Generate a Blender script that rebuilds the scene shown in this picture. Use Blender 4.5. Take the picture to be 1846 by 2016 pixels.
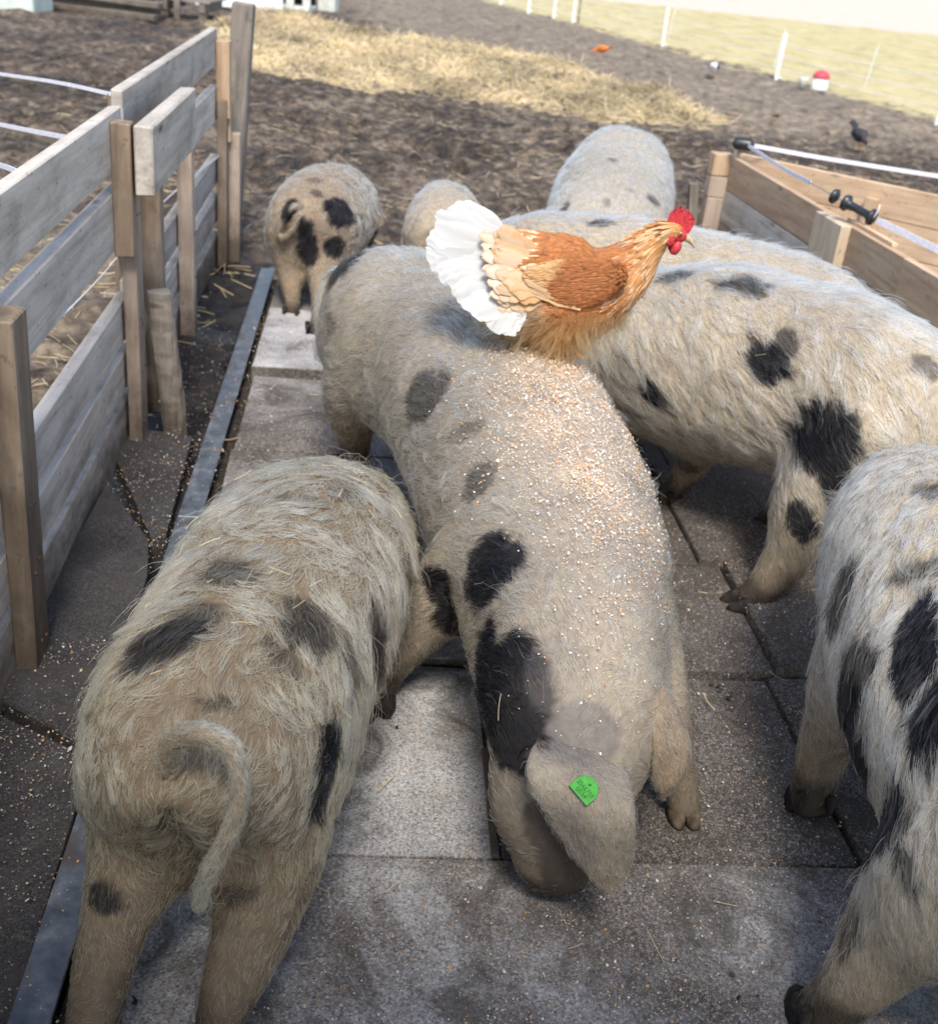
import bpy, bmesh, math, random
import numpy as np
from mathutils import Vector, Matrix
from mathutils.bvhtree import BVHTree
from mathutils.kdtree import KDTree

HAIR = 1.0          # share of the bristles that is grown
rng = np.random.default_rng(7)
random.seed(7)
for o in list(bpy.data.objects):
    bpy.data.objects.remove(o)
scene = bpy.context.scene
COL = scene.collection

# ------------------------------------------------------------------ camera
cam_d = bpy.data.cameras.new('camera')
cam = bpy.data.objects.new('camera', cam_d)
COL.objects.link(cam)
cam.matrix_world = Matrix(((0.994343, -0.106214, 0.0, 0.0),
                           (0.048073, 0.450043, -0.891712, 0.0),
                           (0.094712, 0.886668, 0.452604, 1.25),
                           (0, 0, 0, 1)))
cam_d.sensor_fit = 'VERTICAL'
cam_d.sensor_height = 24.0
cam_d.lens = 24.0 * 2246 / 2016
cam_d.clip_start = 0.02
cam_d.clip_end = 6000
cam_d.dof.use_dof = True
cam_d.dof.focus_distance = 1.5
cam_d.dof.aperture_fstop = 5.0
scene.camera = cam

# ------------------------------------------------------------------ sky, sun, exposure
SUN_EL, SUN_AZ = 54.0, -4.0      # sun stands behind the camera, a touch to the right
world = bpy.data.worlds.new('World')
scene.world = world
world.use_nodes = True
wn, wl = world.node_tree.nodes, world.node_tree.links
sky = wn.new('ShaderNodeTexSky')
sky.sky_type = 'NISHITA'
sky.sun_disc = False
sky.sun_elevation = math.radians(SUN_EL)
sky.sun_rotation = math.radians(180 + SUN_AZ)
sky.dust_density = 2.0
wl.new(sky.outputs[0], wn['Background'].inputs[0])
wn['Background'].inputs[1].default_value = 0.15
sun_d = bpy.data.lights.new('sun', 'SUN')
sun_d.energy = 2.3
sun_d.angle = math.radians(14)
sun_d.color = (1.0, 0.955, 0.88)
sun = bpy.data.objects.new('sun', sun_d)
COL.objects.link(sun)
_e, _a = math.radians(SUN_EL), math.radians(SUN_AZ)
to_sun = Vector((-math.sin(_a) * math.cos(_e), -math.cos(_a) * math.cos(_e), math.sin(_e)))
sun.rotation_euler = to_sun.to_track_quat('Z', 'Y').to_euler()
sun.location = to_sun * 30
scene.view_settings.view_transform = 'Standard'
scene.view_settings.look = 'None'
scene.view_settings.gamma = 1.0
scene.view_settings.exposure = 1.02
scene.view_settings.use_curve_mapping = False
scene.render.engine = 'CYCLES'
scene.cycles.use_denoising = True
scene.cycles.max_bounces = 10
scene.cycles.transmission_bounces = 10
scene.cycles_curves.shape = 'RIBBONS'

# ------------------------------------------------------------------ helpers
def tag(o, label=None, cat=None, group=None, kind=None):
    if label: o['label'] = label
    if cat: o['category'] = cat
    if group: o['group'] = group
    if kind: o['kind'] = kind
    return o

def empty(name, loc, label=None, cat=None, group=None):
    o = bpy.data.objects.new(name, None)
    o.empty_display_size = 0.1
    o.location = loc
    COL.objects.link(o)
    return tag(o, label, cat, group)

def link(name, data, parent=None, mat=None, world_coords=True):
    """link a data block whose coordinates are world coordinates; children are shifted to their parent's origin"""
    o = bpy.data.objects.new(name, data)
    COL.objects.link(o)
    if mat is not None and not data.materials:
        data.materials.append(mat)
    if parent is not None:
        o.parent = parent
        if world_coords:
            p = parent
            off = Vector((0, 0, 0))
            while p is not None:
                off += p.location
                p = p.parent
            o.location = -off
    return o

def mesh_from(name, verts, faces, smooth=False):
    me = bpy.data.meshes.new(name)
    me.from_pydata([tuple(map(float, v)) for v in verts], [], [tuple(int(i) for i in f) for f in faces])
    me.update()
    if smooth:
        me.polygons.foreach_set('use_smooth', [True] * len(me.polygons))
    return me

def set_col(me, cols, domain='POINT', name='col'):
    a = me.attributes.new(name, 'FLOAT_COLOR', domain)
    c = np.ones((len(cols), 4), dtype=np.float32)
    c[:, :3] = cols
    a.data.foreach_set('color', c.ravel())

def quads(n_faces_verts, verts, name, smooth=False):
    """fast mesh of many equal polygons: verts (N,k,3)"""
    v = np.asarray(verts, dtype=np.float32)
    N, k, _ = v.shape
    me = bpy.data.meshes.new(name)
    me.vertices.add(N * k)
    me.vertices.foreach_set('co', v.ravel())
    me.loops.add(N * k)
    me.loops.foreach_set('vertex_index', np.arange(N * k, dtype=np.int32))
    me.polygons.add(N)
    me.polygons.foreach_set('loop_start', np.arange(0, N * k, k, dtype=np.int32))
    me.polygons.foreach_set('loop_total', np.full(N, k, dtype=np.int32))
    me.update(calc_edges=True)
    if smooth:
        me.polygons.foreach_set('use_smooth', [True] * N)
    return me

def box(name, c, ax, dims, mat, parent=None, bevel=0.003, rough=0.0):
    """bevelled board: centre c, ax = (length dir, width dir) world vectors, dims = (length, width, thickness)"""
    x = Vector(ax[0]).normalized()
    y = Vector(ax[1]); y = (y - y.dot(x) * x).normalized()
    z = x.cross(y)
    bm = bmesh.new()
    bmesh.ops.create_cube(bm, size=1.0)
    for v in bm.verts:
        v.co = Vector((v.co.x * dims[0], v.co.y * dims[1], v.co.z * dims[2]))
        if rough:
            v.co += Vector((random.uniform(-1, 1), random.uniform(-1, 1), random.uniform(-1, 1))) * rough
    if bevel:
        bmesh.ops.bevel(bm, geom=bm.edges[:], offset=bevel, segments=1, affect='EDGES')
    me = bpy.data.meshes.new(name)
    bm.to_mesh(me); bm.free()
    me.materials.append(mat)
    o = bpy.data.objects.new(name, me)
    COL.objects.link(o)
    m = Matrix((x, y, z)).transposed().to_4x4()
    loc = Vector(c)
    if parent is not None:
        o.parent = parent
        p = parent
        while p is not None:
            loc = loc - p.location
            p = p.parent
    m.translation = loc
    o.matrix_basis = m
    return o

_R = np.random.default_rng(3)
_WD = _R.normal(size=(64, 3)); _WD /= np.linalg.norm(_WD, axis=1)[:, None]
_WP = _R.uniform(0, 6.283, size=64)
def wn1(P, freq, seed=0, n=7):
    """smooth pseudo noise about -1..1 at points P (N,3)"""
    s = np.zeros(len(P))
    for i in range(n):
        k = (seed * 11 + i * 5) % 64
        s += np.sin((P @ _WD[k]) * freq * (0.7 + 0.17 * i) * 6.283 + _WP[(k + seed) % 64])
    return s / (n * 0.55)
def wn3(P, freq, seed=0):
    return np.stack([wn1(P, freq, seed), wn1(P, freq, seed + 1), wn1(P, freq, seed + 2)], 1)

def catmull(pts, n):
    """resample rows of pts (any width) with a Catmull-Rom spline"""
    p = np.asarray(pts, float)
    p = np.vstack([2 * p[0] - p[1], p, 2 * p[-1] - p[-2]])
    m = len(p) - 3
    out = []
    for t in np.linspace(0, m - 1e-9, n):
        i = int(t); u = t - i
        a, b, c, d = p[i:i + 4]
        out.append(0.5 * (2 * b + (c - a) * u + (2 * a - 5 * b + 4 * c - d) * u * u + (3 * b - a - 3 * c + d) * u ** 3))
    return np.array(out)

def loft(bm, rings, closed_ends=True):
    """rings: list of (k,3) arrays"""
    vs = [[bm.verts.new(tuple(p)) for p in r] for r in rings]
    k = len(vs[0])
    for a, b in zip(vs[:-1], vs[1:]):
        for i in range(k):
            j = (i + 1) % k
            bm.faces.new((a[i], a[j], b[j], b[i]))
    if closed_ends:
        bm.faces.new(list(reversed(vs[0])))
        bm.faces.new(vs[-1])

def tube(bm, pts, n=None, k=12, flat=None):
    """pts rows (x,y,z,r); round tube with rounded ends"""
    p = np.asarray(pts, float)
    if n: p = catmull(p, n)
    T = np.gradient(p[:, :3], axis=0)
    T /= np.linalg.norm(T, axis=1)[:, None] + 1e-12
    ang = np.linspace(0, 2 * np.pi, k, endpoint=False)
    ref = np.array([1.0, 0, 0]) if abs(T[0][0]) < 0.8 else np.array([0, 1.0, 0])
    S = []
    for t in T:                      # frame carried along the line without twist
        ref = ref - ref.dot(t) * t
        ref = ref / (np.linalg.norm(ref) + 1e-12)
        S.append(ref)
    rings = []
    def ring(c, t, r, s_):
        w = np.cross(t, s_)
        return c + r * (np.cos(ang)[:, None] * s_ + np.sin(ang)[:, None] * w)
    r0, r1 = p[0, 3], p[-1, 3]
    for f in (0.96, 0.75, 0.4):
        rings.append(ring(p[0, :3] - T[0] * r0 * f * 0.8, T[0], r0 * math.sqrt(max(1e-3, 1 - f * f)), S[0]))
    for q, t, s_ in zip(p, T, S):
        rings.append(ring(q[:3], t, q[3], s_))
    for f in (0.4, 0.75, 0.96):
        rings.append(ring(p[-1, :3] + T[-1] * r1 * f * 0.8, T[-1], r1 * math.sqrt(max(1e-3, 1 - f * f)), S[-1]))
    loft(bm, rings)

def ellipsoid(bm, c, r, rot=None, seg=14):
    m = Matrix.Translation(Vector(c))
    if rot is not None: m = m @ rot.to_4x4()
    m = m @ Matrix.Diagonal((r[0], r[1], r[2], 1))
    bmesh.ops.create_uvsphere(bm, u_segments=seg, v_segments=seg // 2 + 2, radius=1.0, matrix=m)

def bm_mesh(bm, name, smooth=True):
    bmesh.ops.recalc_face_normals(bm, faces=bm.faces[:])
    me = bpy.data.meshes.new(name)
    bm.to_mesh(me); bm.free()
    if smooth:
        me.polygons.foreach_set('use_smooth', [True] * len(me.polygons))
    return me

def remesh(me, voxel, smooth_it=8):
    o = bpy.data.objects.new('tmp', me)
    COL.objects.link(o)
    m = o.modifiers.new('r', 'REMESH'); m.mode = 'VOXEL'; m.voxel_size = voxel
    if smooth_it:
        s = o.modifiers.new('s', 'SMOOTH'); s.factor = 0.5; s.iterations = smooth_it
    dg = bpy.context.evaluated_depsgraph_get()
    out = bpy.data.meshes.new_from_object(o.evaluated_get(dg))
    bpy.data.objects.remove(o)
    bpy.data.meshes.remove(me)
    out.polygons.foreach_set('use_smooth', [True] * len(out.polygons))
    return out

def coords(me):
    a = np.empty(len(me.vertices) * 3, dtype=np.float32)
    me.vertices.foreach_get('co', a)
    return a.reshape(-1, 3).astype(float)

def normals(me):
    a = np.empty(len(me.vertices) * 3, dtype=np.float32)
    me.vertices.foreach_get('normal', a)
    return a.reshape(-1, 3).astype(float)

def sample_surface(me, n, seed=0, weight=None):
    """n random surface points with smooth normals"""
    r = np.random.default_rng(seed)
    me.calc_loop_triangles()
    nt = len(me.loop_triangles)
    t = np.empty(nt * 3, dtype=np.int32)
    me.loop_triangles.foreach_get('vertices', t)
    t = t.reshape(-1, 3)
    V, N = coords(me), normals(me)
    A = np.linalg.norm(np.cross(V[t[:, 1]] - V[t[:, 0]], V[t[:, 2]] - V[t[:, 0]]), axis=1)
    if weight is not None:
        A = A * weight(V[t].mean(1), N[t].mean(1))
    idx = r.choice(nt, size=n, p=A / A.sum())
    u, v = r.random(n), r.random(n)
    fl = u + v > 1
    u[fl], v[fl] = 1 - u[fl], 1 - v[fl]
    w = 1 - u - v
    tt = t[idx]
    P = V[tt[:, 0]] * w[:, None] + V[tt[:, 1]] * u[:, None] + V[tt[:, 2]] * v[:, None]
    M = N[tt[:, 0]] * w[:, None] + N[tt[:, 1]] * u[:, None] + N[tt[:, 2]] * v[:, None]
    M /= np.linalg.norm(M, axis=1)[:, None] + 1e-9
    return P, M

def hair_object(name, pts, radii, cols, mat, parent):
    """pts (N,K,3), radii (N,K), cols (N,3)"""
    N, K, _ = pts.shape
    hc = bpy.data.hair_curves.new(name)
    hc.add_curves([K] * N)
    hc.points.foreach_set('position', np.asarray(pts, dtype=np.float32).ravel())
    hc.points.foreach_set('radius', np.asarray(radii, dtype=np.float32).ravel())
    a = hc.attributes.new('col', 'FLOAT_COLOR', 'CURVE')
    c = np.ones((N, 4), dtype=np.float32); c[:, :3] = cols
    a.data.foreach_set('color', c.ravel())
    hc.materials.append(mat)
    return link(name, hc, parent)

# ------------------------------------------------------------------ materials
class NT:
    def __init__(self, name):
        self.m = bpy.data.materials.new(name)
        self.m.use_nodes = True
        self.n, self.l = self.m.node_tree.nodes, self.m.node_tree.links
        self.b = self.n['Principled BSDF']
        self.out = self.n['Material Output']
        self.tc = None
    def node(self, typ, **kw):
        x = self.n.new(typ)
        for k, v in kw.items(): setattr(x, k, v)
        return x
    def coord(self, which='Object', scale=(1, 1, 1)):
        if self.tc is None: self.tc = self.node('ShaderNodeTexCoord')
        mp = self.node('ShaderNodeMapping')
        mp.inputs['Scale'].default_value = scale
        self.l.new(self.tc.outputs[which], mp.inputs['Vector'])
        return mp.outputs[0]
    def noise(self, vec, scale, detail=4, rough=0.55, dist=0.0):
        x = self.node('ShaderNodeTexNoise')
        x.inputs['Scale'].default_value = scale
        x.inputs['Detail'].default_value = detail
        x.inputs['Roughness'].default_value = rough
        x.inputs['Distortion'].default_value = dist
        self.l.new(vec, x.inputs['Vector'])
        return x.outputs[0]
    def voro(self, vec, scale, feature='F1'):
        x = self.node('ShaderNodeTexVoronoi', feature=feature)
        x.inputs['Scale'].default_value = scale
        self.l.new(vec, x.inputs['Vector'])
        return x
    def ramp(self, fac, stops, interp='LINEAR'):
        x = self.node('ShaderNodeValToRGB')
        x.color_ramp.interpolation = interp
        e = x.color_ramp.elements
        while len(e) < len(stops): e.new(0.5)
        for q, (p, c) in zip(e, stops):
            q.position = p
            q.color = (*c, 1) if hasattr(c, '__len__') else (c, c, c, 1)
        self.l.new(fac, x.inputs[0])
        return x.outputs[0]
    def mix(self, fac, a, b, mode='MIX'):
        x = self.node('ShaderNodeMix', data_type='RGBA', blend_type=mode)
        for sock, v in ((0, fac), (6, a), (7, b)):
            if isinstance(v, (int, float)): x.inputs[sock].default_value = v
            elif isinstance(v, tuple): x.inputs[sock].default_value = (*v, 1)
            else: self.l.new(v, x.inputs[sock])
        return x.outputs[2]
    def math(self, op, a, b=None):
        x = self.node('ShaderNodeMath', operation=op)
        for i, v in enumerate((a, b)):
            if v is None: continue
            if isinstance(v, (int, float)): x.inputs[i].default_value = v
            else: self.l.new(v, x.inputs[i])
        return x.outputs[0]
    def attr(self, name='col'):
        x = self.node('ShaderNodeAttribute', attribute_name=name)
        return x.outputs['Color']
    def bump(self, h, strength=0.4, dist=0.01):
        x = self.node('ShaderNodeBump')
        x.inputs['Strength'].default_value = strength
        x.inputs['Distance'].default_value = dist
        self.l.new(h, x.inputs['Height'])
        self.l.new(x.outputs[0], self.b.inputs['Normal'])
    def base(self, c, rough=0.8, spec=0.3):
        if isinstance(c, tuple): self.b.inputs['Base Color'].default_value = (*c, 1)
        else: self.l.new(c, self.b.inputs['Base Color'])
        if isinstance(rough, (int, float)): self.b.inputs['Roughness'].default_value = rough
        else: self.l.new(rough, self.b.inputs['Roughness'])
        self.b.inputs['Specular IOR Level'].default_value = spec
        return self.m

def wood_mat(name, dark, mid, light, dirt=0.35):
    t = NT(name)
    info = t.node('ShaderNodeObjectInfo')
    v = t.coord('Object', (2.2, 26, 26))
    add = t.node('ShaderNodeVectorMath', operation='ADD')
    mul = t.node('ShaderNodeVectorMath', operation='SCALE')
    comb = t.node('ShaderNodeCombineXYZ')
    for i in range(3): t.l.new(info.outputs['Random'], comb.inputs[i])
    mul.inputs['Scale'].default_value = 37.0
    t.l.new(comb.outputs[0], mul.inputs[0])
    t.l.new(v, add.inputs[0]); t.l.new(mul.outputs[0], add.inputs[1])
    g = t.noise(add.outputs[0], 1.0, 6, 0.62, 0.6)
    c = t.ramp(g, [(0.28, dark), (0.5, mid), (0.72, light)])
    v2 = t.coord('Object', (5, 9, 9))
    d = t.noise(v2, 1.3, 5, 0.6)
    dm = t.ramp(d, [(0.5, 0.0), (0.72, 1.0)])
    c2 = t.mix(t.math('MULTIPLY', dm, dirt), c, (0.07, 0.052, 0.038))
    kn = t.voro(t.coord('Object', (3.2, 11, 11)), 1.0)
    km = t.ramp(kn.outputs['Distance'], [(0.05, 1.0), (0.12, 0.0)])
    c3 = t.mix(t.math('MULTIPLY', km, 0.7), c2, (0.05, 0.028, 0.015))
    geo = t.node('ShaderNodeNewGeometry')
    sz = t.node('ShaderNodeSeparateXYZ'); t.l.new(geo.outputs['Position'], sz.inputs[0])
    spl = t.math('ADD', sz.outputs['Z'], t.math('MULTIPLY', t.noise(t.coord('Object', (8, 14, 14)), 1.0, 6, 0.7), 0.45))
    c3 = t.mix(t.ramp(spl, [(0.24, 0.85), (0.42, 0.0)]), c3, (0.085, 0.066, 0.05))
    sp_ = t.noise(t.coord('Object', (40, 60, 60)), 1.0, 3, 0.6)
    c3 = t.mix(t.ramp(sp_, [(0.62, 0.0), (0.72, 0.55)]), c3, (0.08, 0.062, 0.048))
    rnd = t.math('ADD', t.math('MULTIPLY', info.outputs['Random'], 0.35), 0.82)
    hsv = t.node('ShaderNodeHueSaturation')
    t.l.new(rnd, hsv.inputs['Value']); t.l.new(c3, hsv.inputs['Color'])
    t.bump(g, 0.5, 0.004)
    return t.base(hsv.outputs[0], 0.82, 0.2)

M = {}
M['wood_grey'] = wood_mat('weathered_board', (0.30, 0.265, 0.225), (0.46, 0.415, 0.36), (0.58, 0.535, 0.475), 0.4)
M['wood_brown'] = wood_mat('brown_board', (0.13, 0.098, 0.072), (0.225, 0.170, 0.122), (0.32, 0.25, 0.19), 0.5)
M['wood_pine'] = wood_mat('pine_board', (0.36, 0.235, 0.145), (0.50, 0.35, 0.225), (0.60, 0.45, 0.31), 0.15)
M['wood_mid'] = wood_mat('dull_pine_board', (0.25, 0.19, 0.145), (0.37, 0.295, 0.235), (0.48, 0.40, 0.325), 0.3)
M['wood_mid2'] = wood_mat('pale_pine_board', (0.36, 0.27, 0.18), (0.47, 0.37, 0.26), (0.56, 0.46, 0.34), 0.12)
M['wood_old'] = wood_mat('old_grey_timber', (0.10, 0.085, 0.07), (0.19, 0.165, 0.14), (0.29, 0.26, 0.23), 0.5)

def plain(name, c, rough=0.5, spec=0.4, var=0.15, scale=30, metal=0.0):
    t = NT(name)
    n = t.noise(t.coord('Object'), scale, 4)
    col = t.mix(t.ramp(n, [(0.35, 0.0), (0.7, 1.0)]), tuple(x * (1 - var) for x in c), tuple(min(1, x * (1 + var)) for x in c))
    t.bump(n, 0.15, 0.002)
    t.b.inputs['Metallic'].default_value = metal
    return t.base(col, rough, spec)
M['rust'] = plain('rusty_screw', (0.09, 0.05, 0.03), 0.7, 0.3, 0.4, 300)
M['tape'] = plain('white_fence_tape', (0.72, 0.71, 0.76), 0.6, 0.3, 0.12, 90)
M['black_plastic'] = plain('black_plastic', (0.018, 0.02, 0.024), 0.38, 0.5, 0.2, 60)
M['steel_wire'] = plain('steel_hook', (0.5, 0.5, 0.5), 0.35, 0.5, 0.1, 60, 1.0)
M['white_plastic'] = plain('white_post_plastic', (0.78, 0.79, 0.76), 0.5, 0.4, 0.06, 20)
M['green_tag'] = plain('green_tag_plastic', (0.055, 0.33, 0.04), 0.45, 0.4, 0.2, 120)
M['tag_ink'] = plain('tag_lettering', (0.022, 0.13, 0.02), 0.6, 0.3, 0.1, 120)
M['red'] = plain('red_plastic', (0.65, 0.07, 0.09), 0.45, 0.4, 0.1, 30)
M['pale_box'] = plain('pale_painted_box', (0.55, 0.56, 0.50), 0.7, 0.3, 0.15, 9)
M['dark_gap'] = plain('painted_slot_shade', (0.02, 0.02, 0.02), 0.8, 0.2, 0.2, 20)  # near-black colour paints the shade inside the crate's slot
M['roof'] = plain('roof_sheet', (0.30, 0.29, 0.28), 0.6, 0.3, 0.2, 4)

def steel_mat():
    t = NT('steel_angle')
    n = t.noise(t.coord('Object', (1, 1, 1)), 22, 6, 0.65)
    c = t.ramp(n, [(0.3, (0.045, 0.05, 0.06)), (0.55, (0.12, 0.135, 0.155)), (0.75, (0.24, 0.245, 0.25))])
    c = t.mix(t.ramp(t.noise(t.coord('Object'), 7, 5), [(0.56, 0.0), (0.68, 1.0)]), c, (0.10, 0.082, 0.066))
    t.bump(n, 0.25, 0.002)
    t.b.inputs['Metallic'].default_value = 0.35
    return t.base(c, t.ramp(n, [(0.3, 0.28), (0.7, 0.6)]), 0.5)
M['steel'] = steel_mat()

def slab_mat(name, wet):
    t = NT(name)
    v = t.coord('Object')
    big = t.noise(v, 2.6, 7, 0.68, 0.6)
    med = t.noise(v, 9, 6, 0.65)
    fine = t.noise(v, 210, 4, 0.7)
    spk = t.noise(v, 380, 2, 0.5)
    if wet:
        c = t.ramp(med, [(0.3, (0.008, 0.008, 0.009)), (0.55, (0.022, 0.022, 0.024)), (0.75, (0.055, 0.056, 0.060))])
    else:
        info = t.node('ShaderNodeObjectInfo')
        s = t.math('ADD', t.math('MULTIPLY', big, 0.75), t.math('MULTIPLY', med, 0.25))
        at = t.node('ShaderNodeAttribute', attribute_name='dirt')
        s = t.math('SUBTRACT', s, t.math('MULTIPLY', at.outputs['Fac'], 0.21))
        c = t.ramp(s, [(0.24, (0.030, 0.027, 0.025)), (0.38, (0.080, 0.074, 0.068)), (0.48, (0.19, 0.182, 0.176)), (0.58, (0.42, 0.42, 0.42)), (0.72, (0.60, 0.61, 0.62))])
    c = t.mix(t.ramp(fine, [(0.34, 0.85), (0.55, 0.0)]), c, (0.045, 0.036, 0.028))
    c = t.mix(t.ramp(spk, [(0.60, 0.0), (0.68, 0.2 if wet else 0.6)]), c, (0.42, 0.34, 0.27))
    vo = t.voro(v, 330)
    cr_ = t.ramp(vo.outputs['Color'], [(0.0, (0.025, 0.02, 0.016)), (0.30, (0.05, 0.045, 0.042)), (0.45, (0.17, 0.155, 0.14)), (0.62, (0.32, 0.235, 0.165)), (0.72, (0.46, 0.44, 0.43)), (0.88, (0.64, 0.62, 0.60))], 'CONSTANT')
    cm = t.ramp(t.noise(v, 3.4, 5, 0.65, 0.5), [(0.32, 0.25), (0.62, 0.68)])
    c = t.mix(t.math('MULTIPLY', cm, 0.12 if wet else 0.55), c, cr_)
    st = t.noise(t.coord('Object'), 4.0, 7, 0.74, 1.4)
    c = t.mix(t.ramp(st, [(0.50, 0.0), (0.62, 0.72)]), c, (0.05, 0.042, 0.034))
    h = t.math('ADD', t.math('MULTIPLY', fine, 0.6), med)
    t.bump(h, 0.55, 0.006)
    r = t.ramp(med, [(0.35, 0.45 if wet else 0.75), (0.65, 0.9)])
    return t.base(c, r, 0.35)
M['slab'] = slab_mat('concrete_slab', False)
M['slab_wet'] = slab_mat('dark_wet_slab', True)
M['joint'] = plain('dirt_in_joints', (0.035, 0.029, 0.024), 0.95, 0.1, 0.5, 60)

def ground_mat():
    t = NT('muddy_ground')
    v = t.coord('Object')
    b = t.noise(v, 1.1, 6, 0.62, 0.5)
    f = t.noise(v, 11, 8, 0.74)
    g = t.noise(v, 60, 4, 0.65)
    m = t.math('ADD', t.math('MULTIPLY', b, 0.28), t.math('MULTIPLY', f, 0.72))
    mud = t.ramp(m, [(0.39, (0.010, 0.008, 0.006)), (0.47, (0.038, 0.028, 0.021)), (0.53, (0.092, 0.070, 0.052)), (0.63, (0.23, 0.182, 0.135))])
    mud = t.mix(t.ramp(g, [(0.55, 0.0), (0.72, 0.55)]), mud, (0.26, 0.20, 0.125))
    grass = t.ramp(t.noise(t.coord('Object', (1, 0.5, 1)), 2.2, 6, 0.7), [(0.3, (0.31, 0.275, 0.125)), (0.5, (0.43, 0.365, 0.19)), (0.7, (0.50, 0.43, 0.255))])
    field = t.ramp(t.noise(t.coord('Object', (1, 0.4, 1)), 3.0, 6, 0.7), [(0.35, (0.46, 0.405, 0.325)), (0.65, (0.53, 0.475, 0.39))])
    wear = t.node('ShaderNodeAttribute', attribute_name='col')
    sp = t.node('ShaderNodeSeparateColor')
    t.l.new(wear.outputs['Color'], sp.inputs[0])
    jit = t.math('MULTIPLY', t.math('SUBTRACT', t.noise(v, 5, 5, 0.7), 0.5), 0.9)
    gm = t.ramp(t.math('ADD', sp.outputs[0], jit), [(0.42, 0.0), (0.58, 1.0)])
    fm = t.ramp(t.math('ADD', sp.outputs[1], t.math('MULTIPLY', jit, 0.25)), [(0.45, 0.0), (0.55, 1.0)])
    dry = t.ramp(t.math('ADD', sp.outputs[2], t.math('MULTIPLY', jit, 1.2)), [(0.35, 0.0), (0.8, 0.9)])
    mud = t.mix(dry, mud, t.ramp(f, [(0.35, (0.17, 0.135, 0.10)), (0.6, (0.33, 0.27, 0.195))]))
    wet = t.node('ShaderNodeAttribute', attribute_name='wet')
    mud = t.mix(wet.outputs['Fac'], mud, t.ramp(f, [(0.4, (0.010, 0.009, 0.008)), (0.6, (0.035, 0.030, 0.026))]))
    c = t.mix(gm, mud, grass)
    c = t.mix(fm, c, field)
    t.bump(t.math('ADD', f, t.math('MULTIPLY', g, 0.4)), 0.6, 0.03)
    rr = t.math('SUBTRACT', t.ramp(m, [(0.36, 0.6), (0.5, 0.95)]), t.math('MULTIPLY', wet.outputs['Fac'], 0.5))
    return t.base(c, rr, 0.3)
M['ground'] = ground_mat()

def attr_mat(name, rough=0.7, spec=0.2, bump_scale=0, noise_amt=0.0, transl=0.0):
    t = NT(name)
    c = t.attr('col')
    if noise_amt:
        n = t.noise(t.coord('Object'), bump_scale or 60, 5, 0.65)
        c = t.mix(t.ramp(n, [(0.3, noise_amt), (0.6, 0.0)]), c, (0.03, 0.025, 0.02))
        if bump_scale: t.bump(n, 0.3, 0.003)
    t.base(c, rough, spec)
    if transl:
        tr = t.node('ShaderNodeBsdfTranslucent')
        t.l.new(c, tr.inputs['Color'])
        mx = t.node('ShaderNodeMixShader'); mx.inputs[0].default_value = transl
        t.l.new(t.b.outputs[0], mx.inputs[1]); t.l.new(tr.outputs[0], mx.inputs[2])
        t.l.new(mx.outputs[0], t.out.inputs['Surface'])
    return t.m
M['flake'] = attr_mat('rolled_grain', 0.7, 0.25)
M['straw'] = attr_mat('straw', 0.55, 0.35)
M['feather'] = attr_mat('feather', 0.65, 0.25, 0, 0.0, 0.12)

def skin_mat():
    t = NT('pig_skin')
    n = t.noise(t.coord('Object'), 70, 5, 0.7)
    c = t.mix(t.ramp(n, [(0.35, 0.35), (0.6, 0.0)]), t.attr('col'), (0.05, 0.04, 0.035))
    t.bump(n, 0.35, 0.004)
    return t.base(c, 0.75, 0.1)
M['skin'] = skin_mat()

def hair_mat(name, rough=0.38):
    m = bpy.data.materials.new(name)
    m.use_nodes = True
    n, l = m.node_tree.nodes, m.node_tree.links
    n.remove(n['Principled BSDF'])
    h = n.new('ShaderNodeBsdfHairPrincipled')
    h.model = 'CHIANG'
    h.parametrization = 'COLOR'
    a = n.new('ShaderNodeAttribute'); a.attribute_name = 'col'
    l.new(a.outputs['Color'], h.inputs['Color'])
    h.inputs['Roughness'].default_value = rough
    h.inputs['Radial Roughness'].default_value = 0.55
    h.inputs['Random Roughness'].default_value = 0.2
    h.inputs['IOR'].default_value = 1.4
    l.new(h.outputs[0], n['Material Output'].inputs['Surface'])
    return m
M['hoof'] = plain('muddy_hoof', (0.024, 0.020, 0.017), 0.8, 0.2, 0.7, 60)
M['hoof_pale'] = plain('clean_horn_hoof', (0.105, 0.080, 0.056), 0.9, 0.1, 0.5, 60)
M['bristle'] = hair_mat('bristle')
M['fluff'] = hair_mat('feather_fluff', 0.6)

# ------------------------------------------------------------------ pen axes: D runs along the fence away from the camera, N to the right
TH = math.radians(6.8)
N2 = Vector((math.cos(TH), math.sin(TH), 0))
D2 = Vector((-math.sin(TH), math.cos(TH), 0))
def pen(a, b, z=0.0):            # a across (0 = outer edge of the steel strip), b along
    return Vector((-0.495, 0.943, 0)) + N2 * a + D2 * b + Vector((0, 0, z))
def fen(n, t, z=0.0):            # coordinates of the left fence line
    return N2 * n + D2 * t + Vector((0, 0, z))
UP = Vector((0, 0, 1))

# ------------------------------------------------------------------ ground
def axis_samples(lo, hi, fine_lo, fine_hi, step, grow=1.09):
    mid = list(np.arange(fine_lo, fine_hi + 1e-6, step))
    right, s, x = [], step, fine_hi
    while x < hi:
        s *= grow; x += s; right.append(x)
    left, s, x = [], step, fine_lo
    while x > lo:
        s *= grow; x -= s; left.append(x)
    return np.array(left[::-1] + mid + right)

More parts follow.
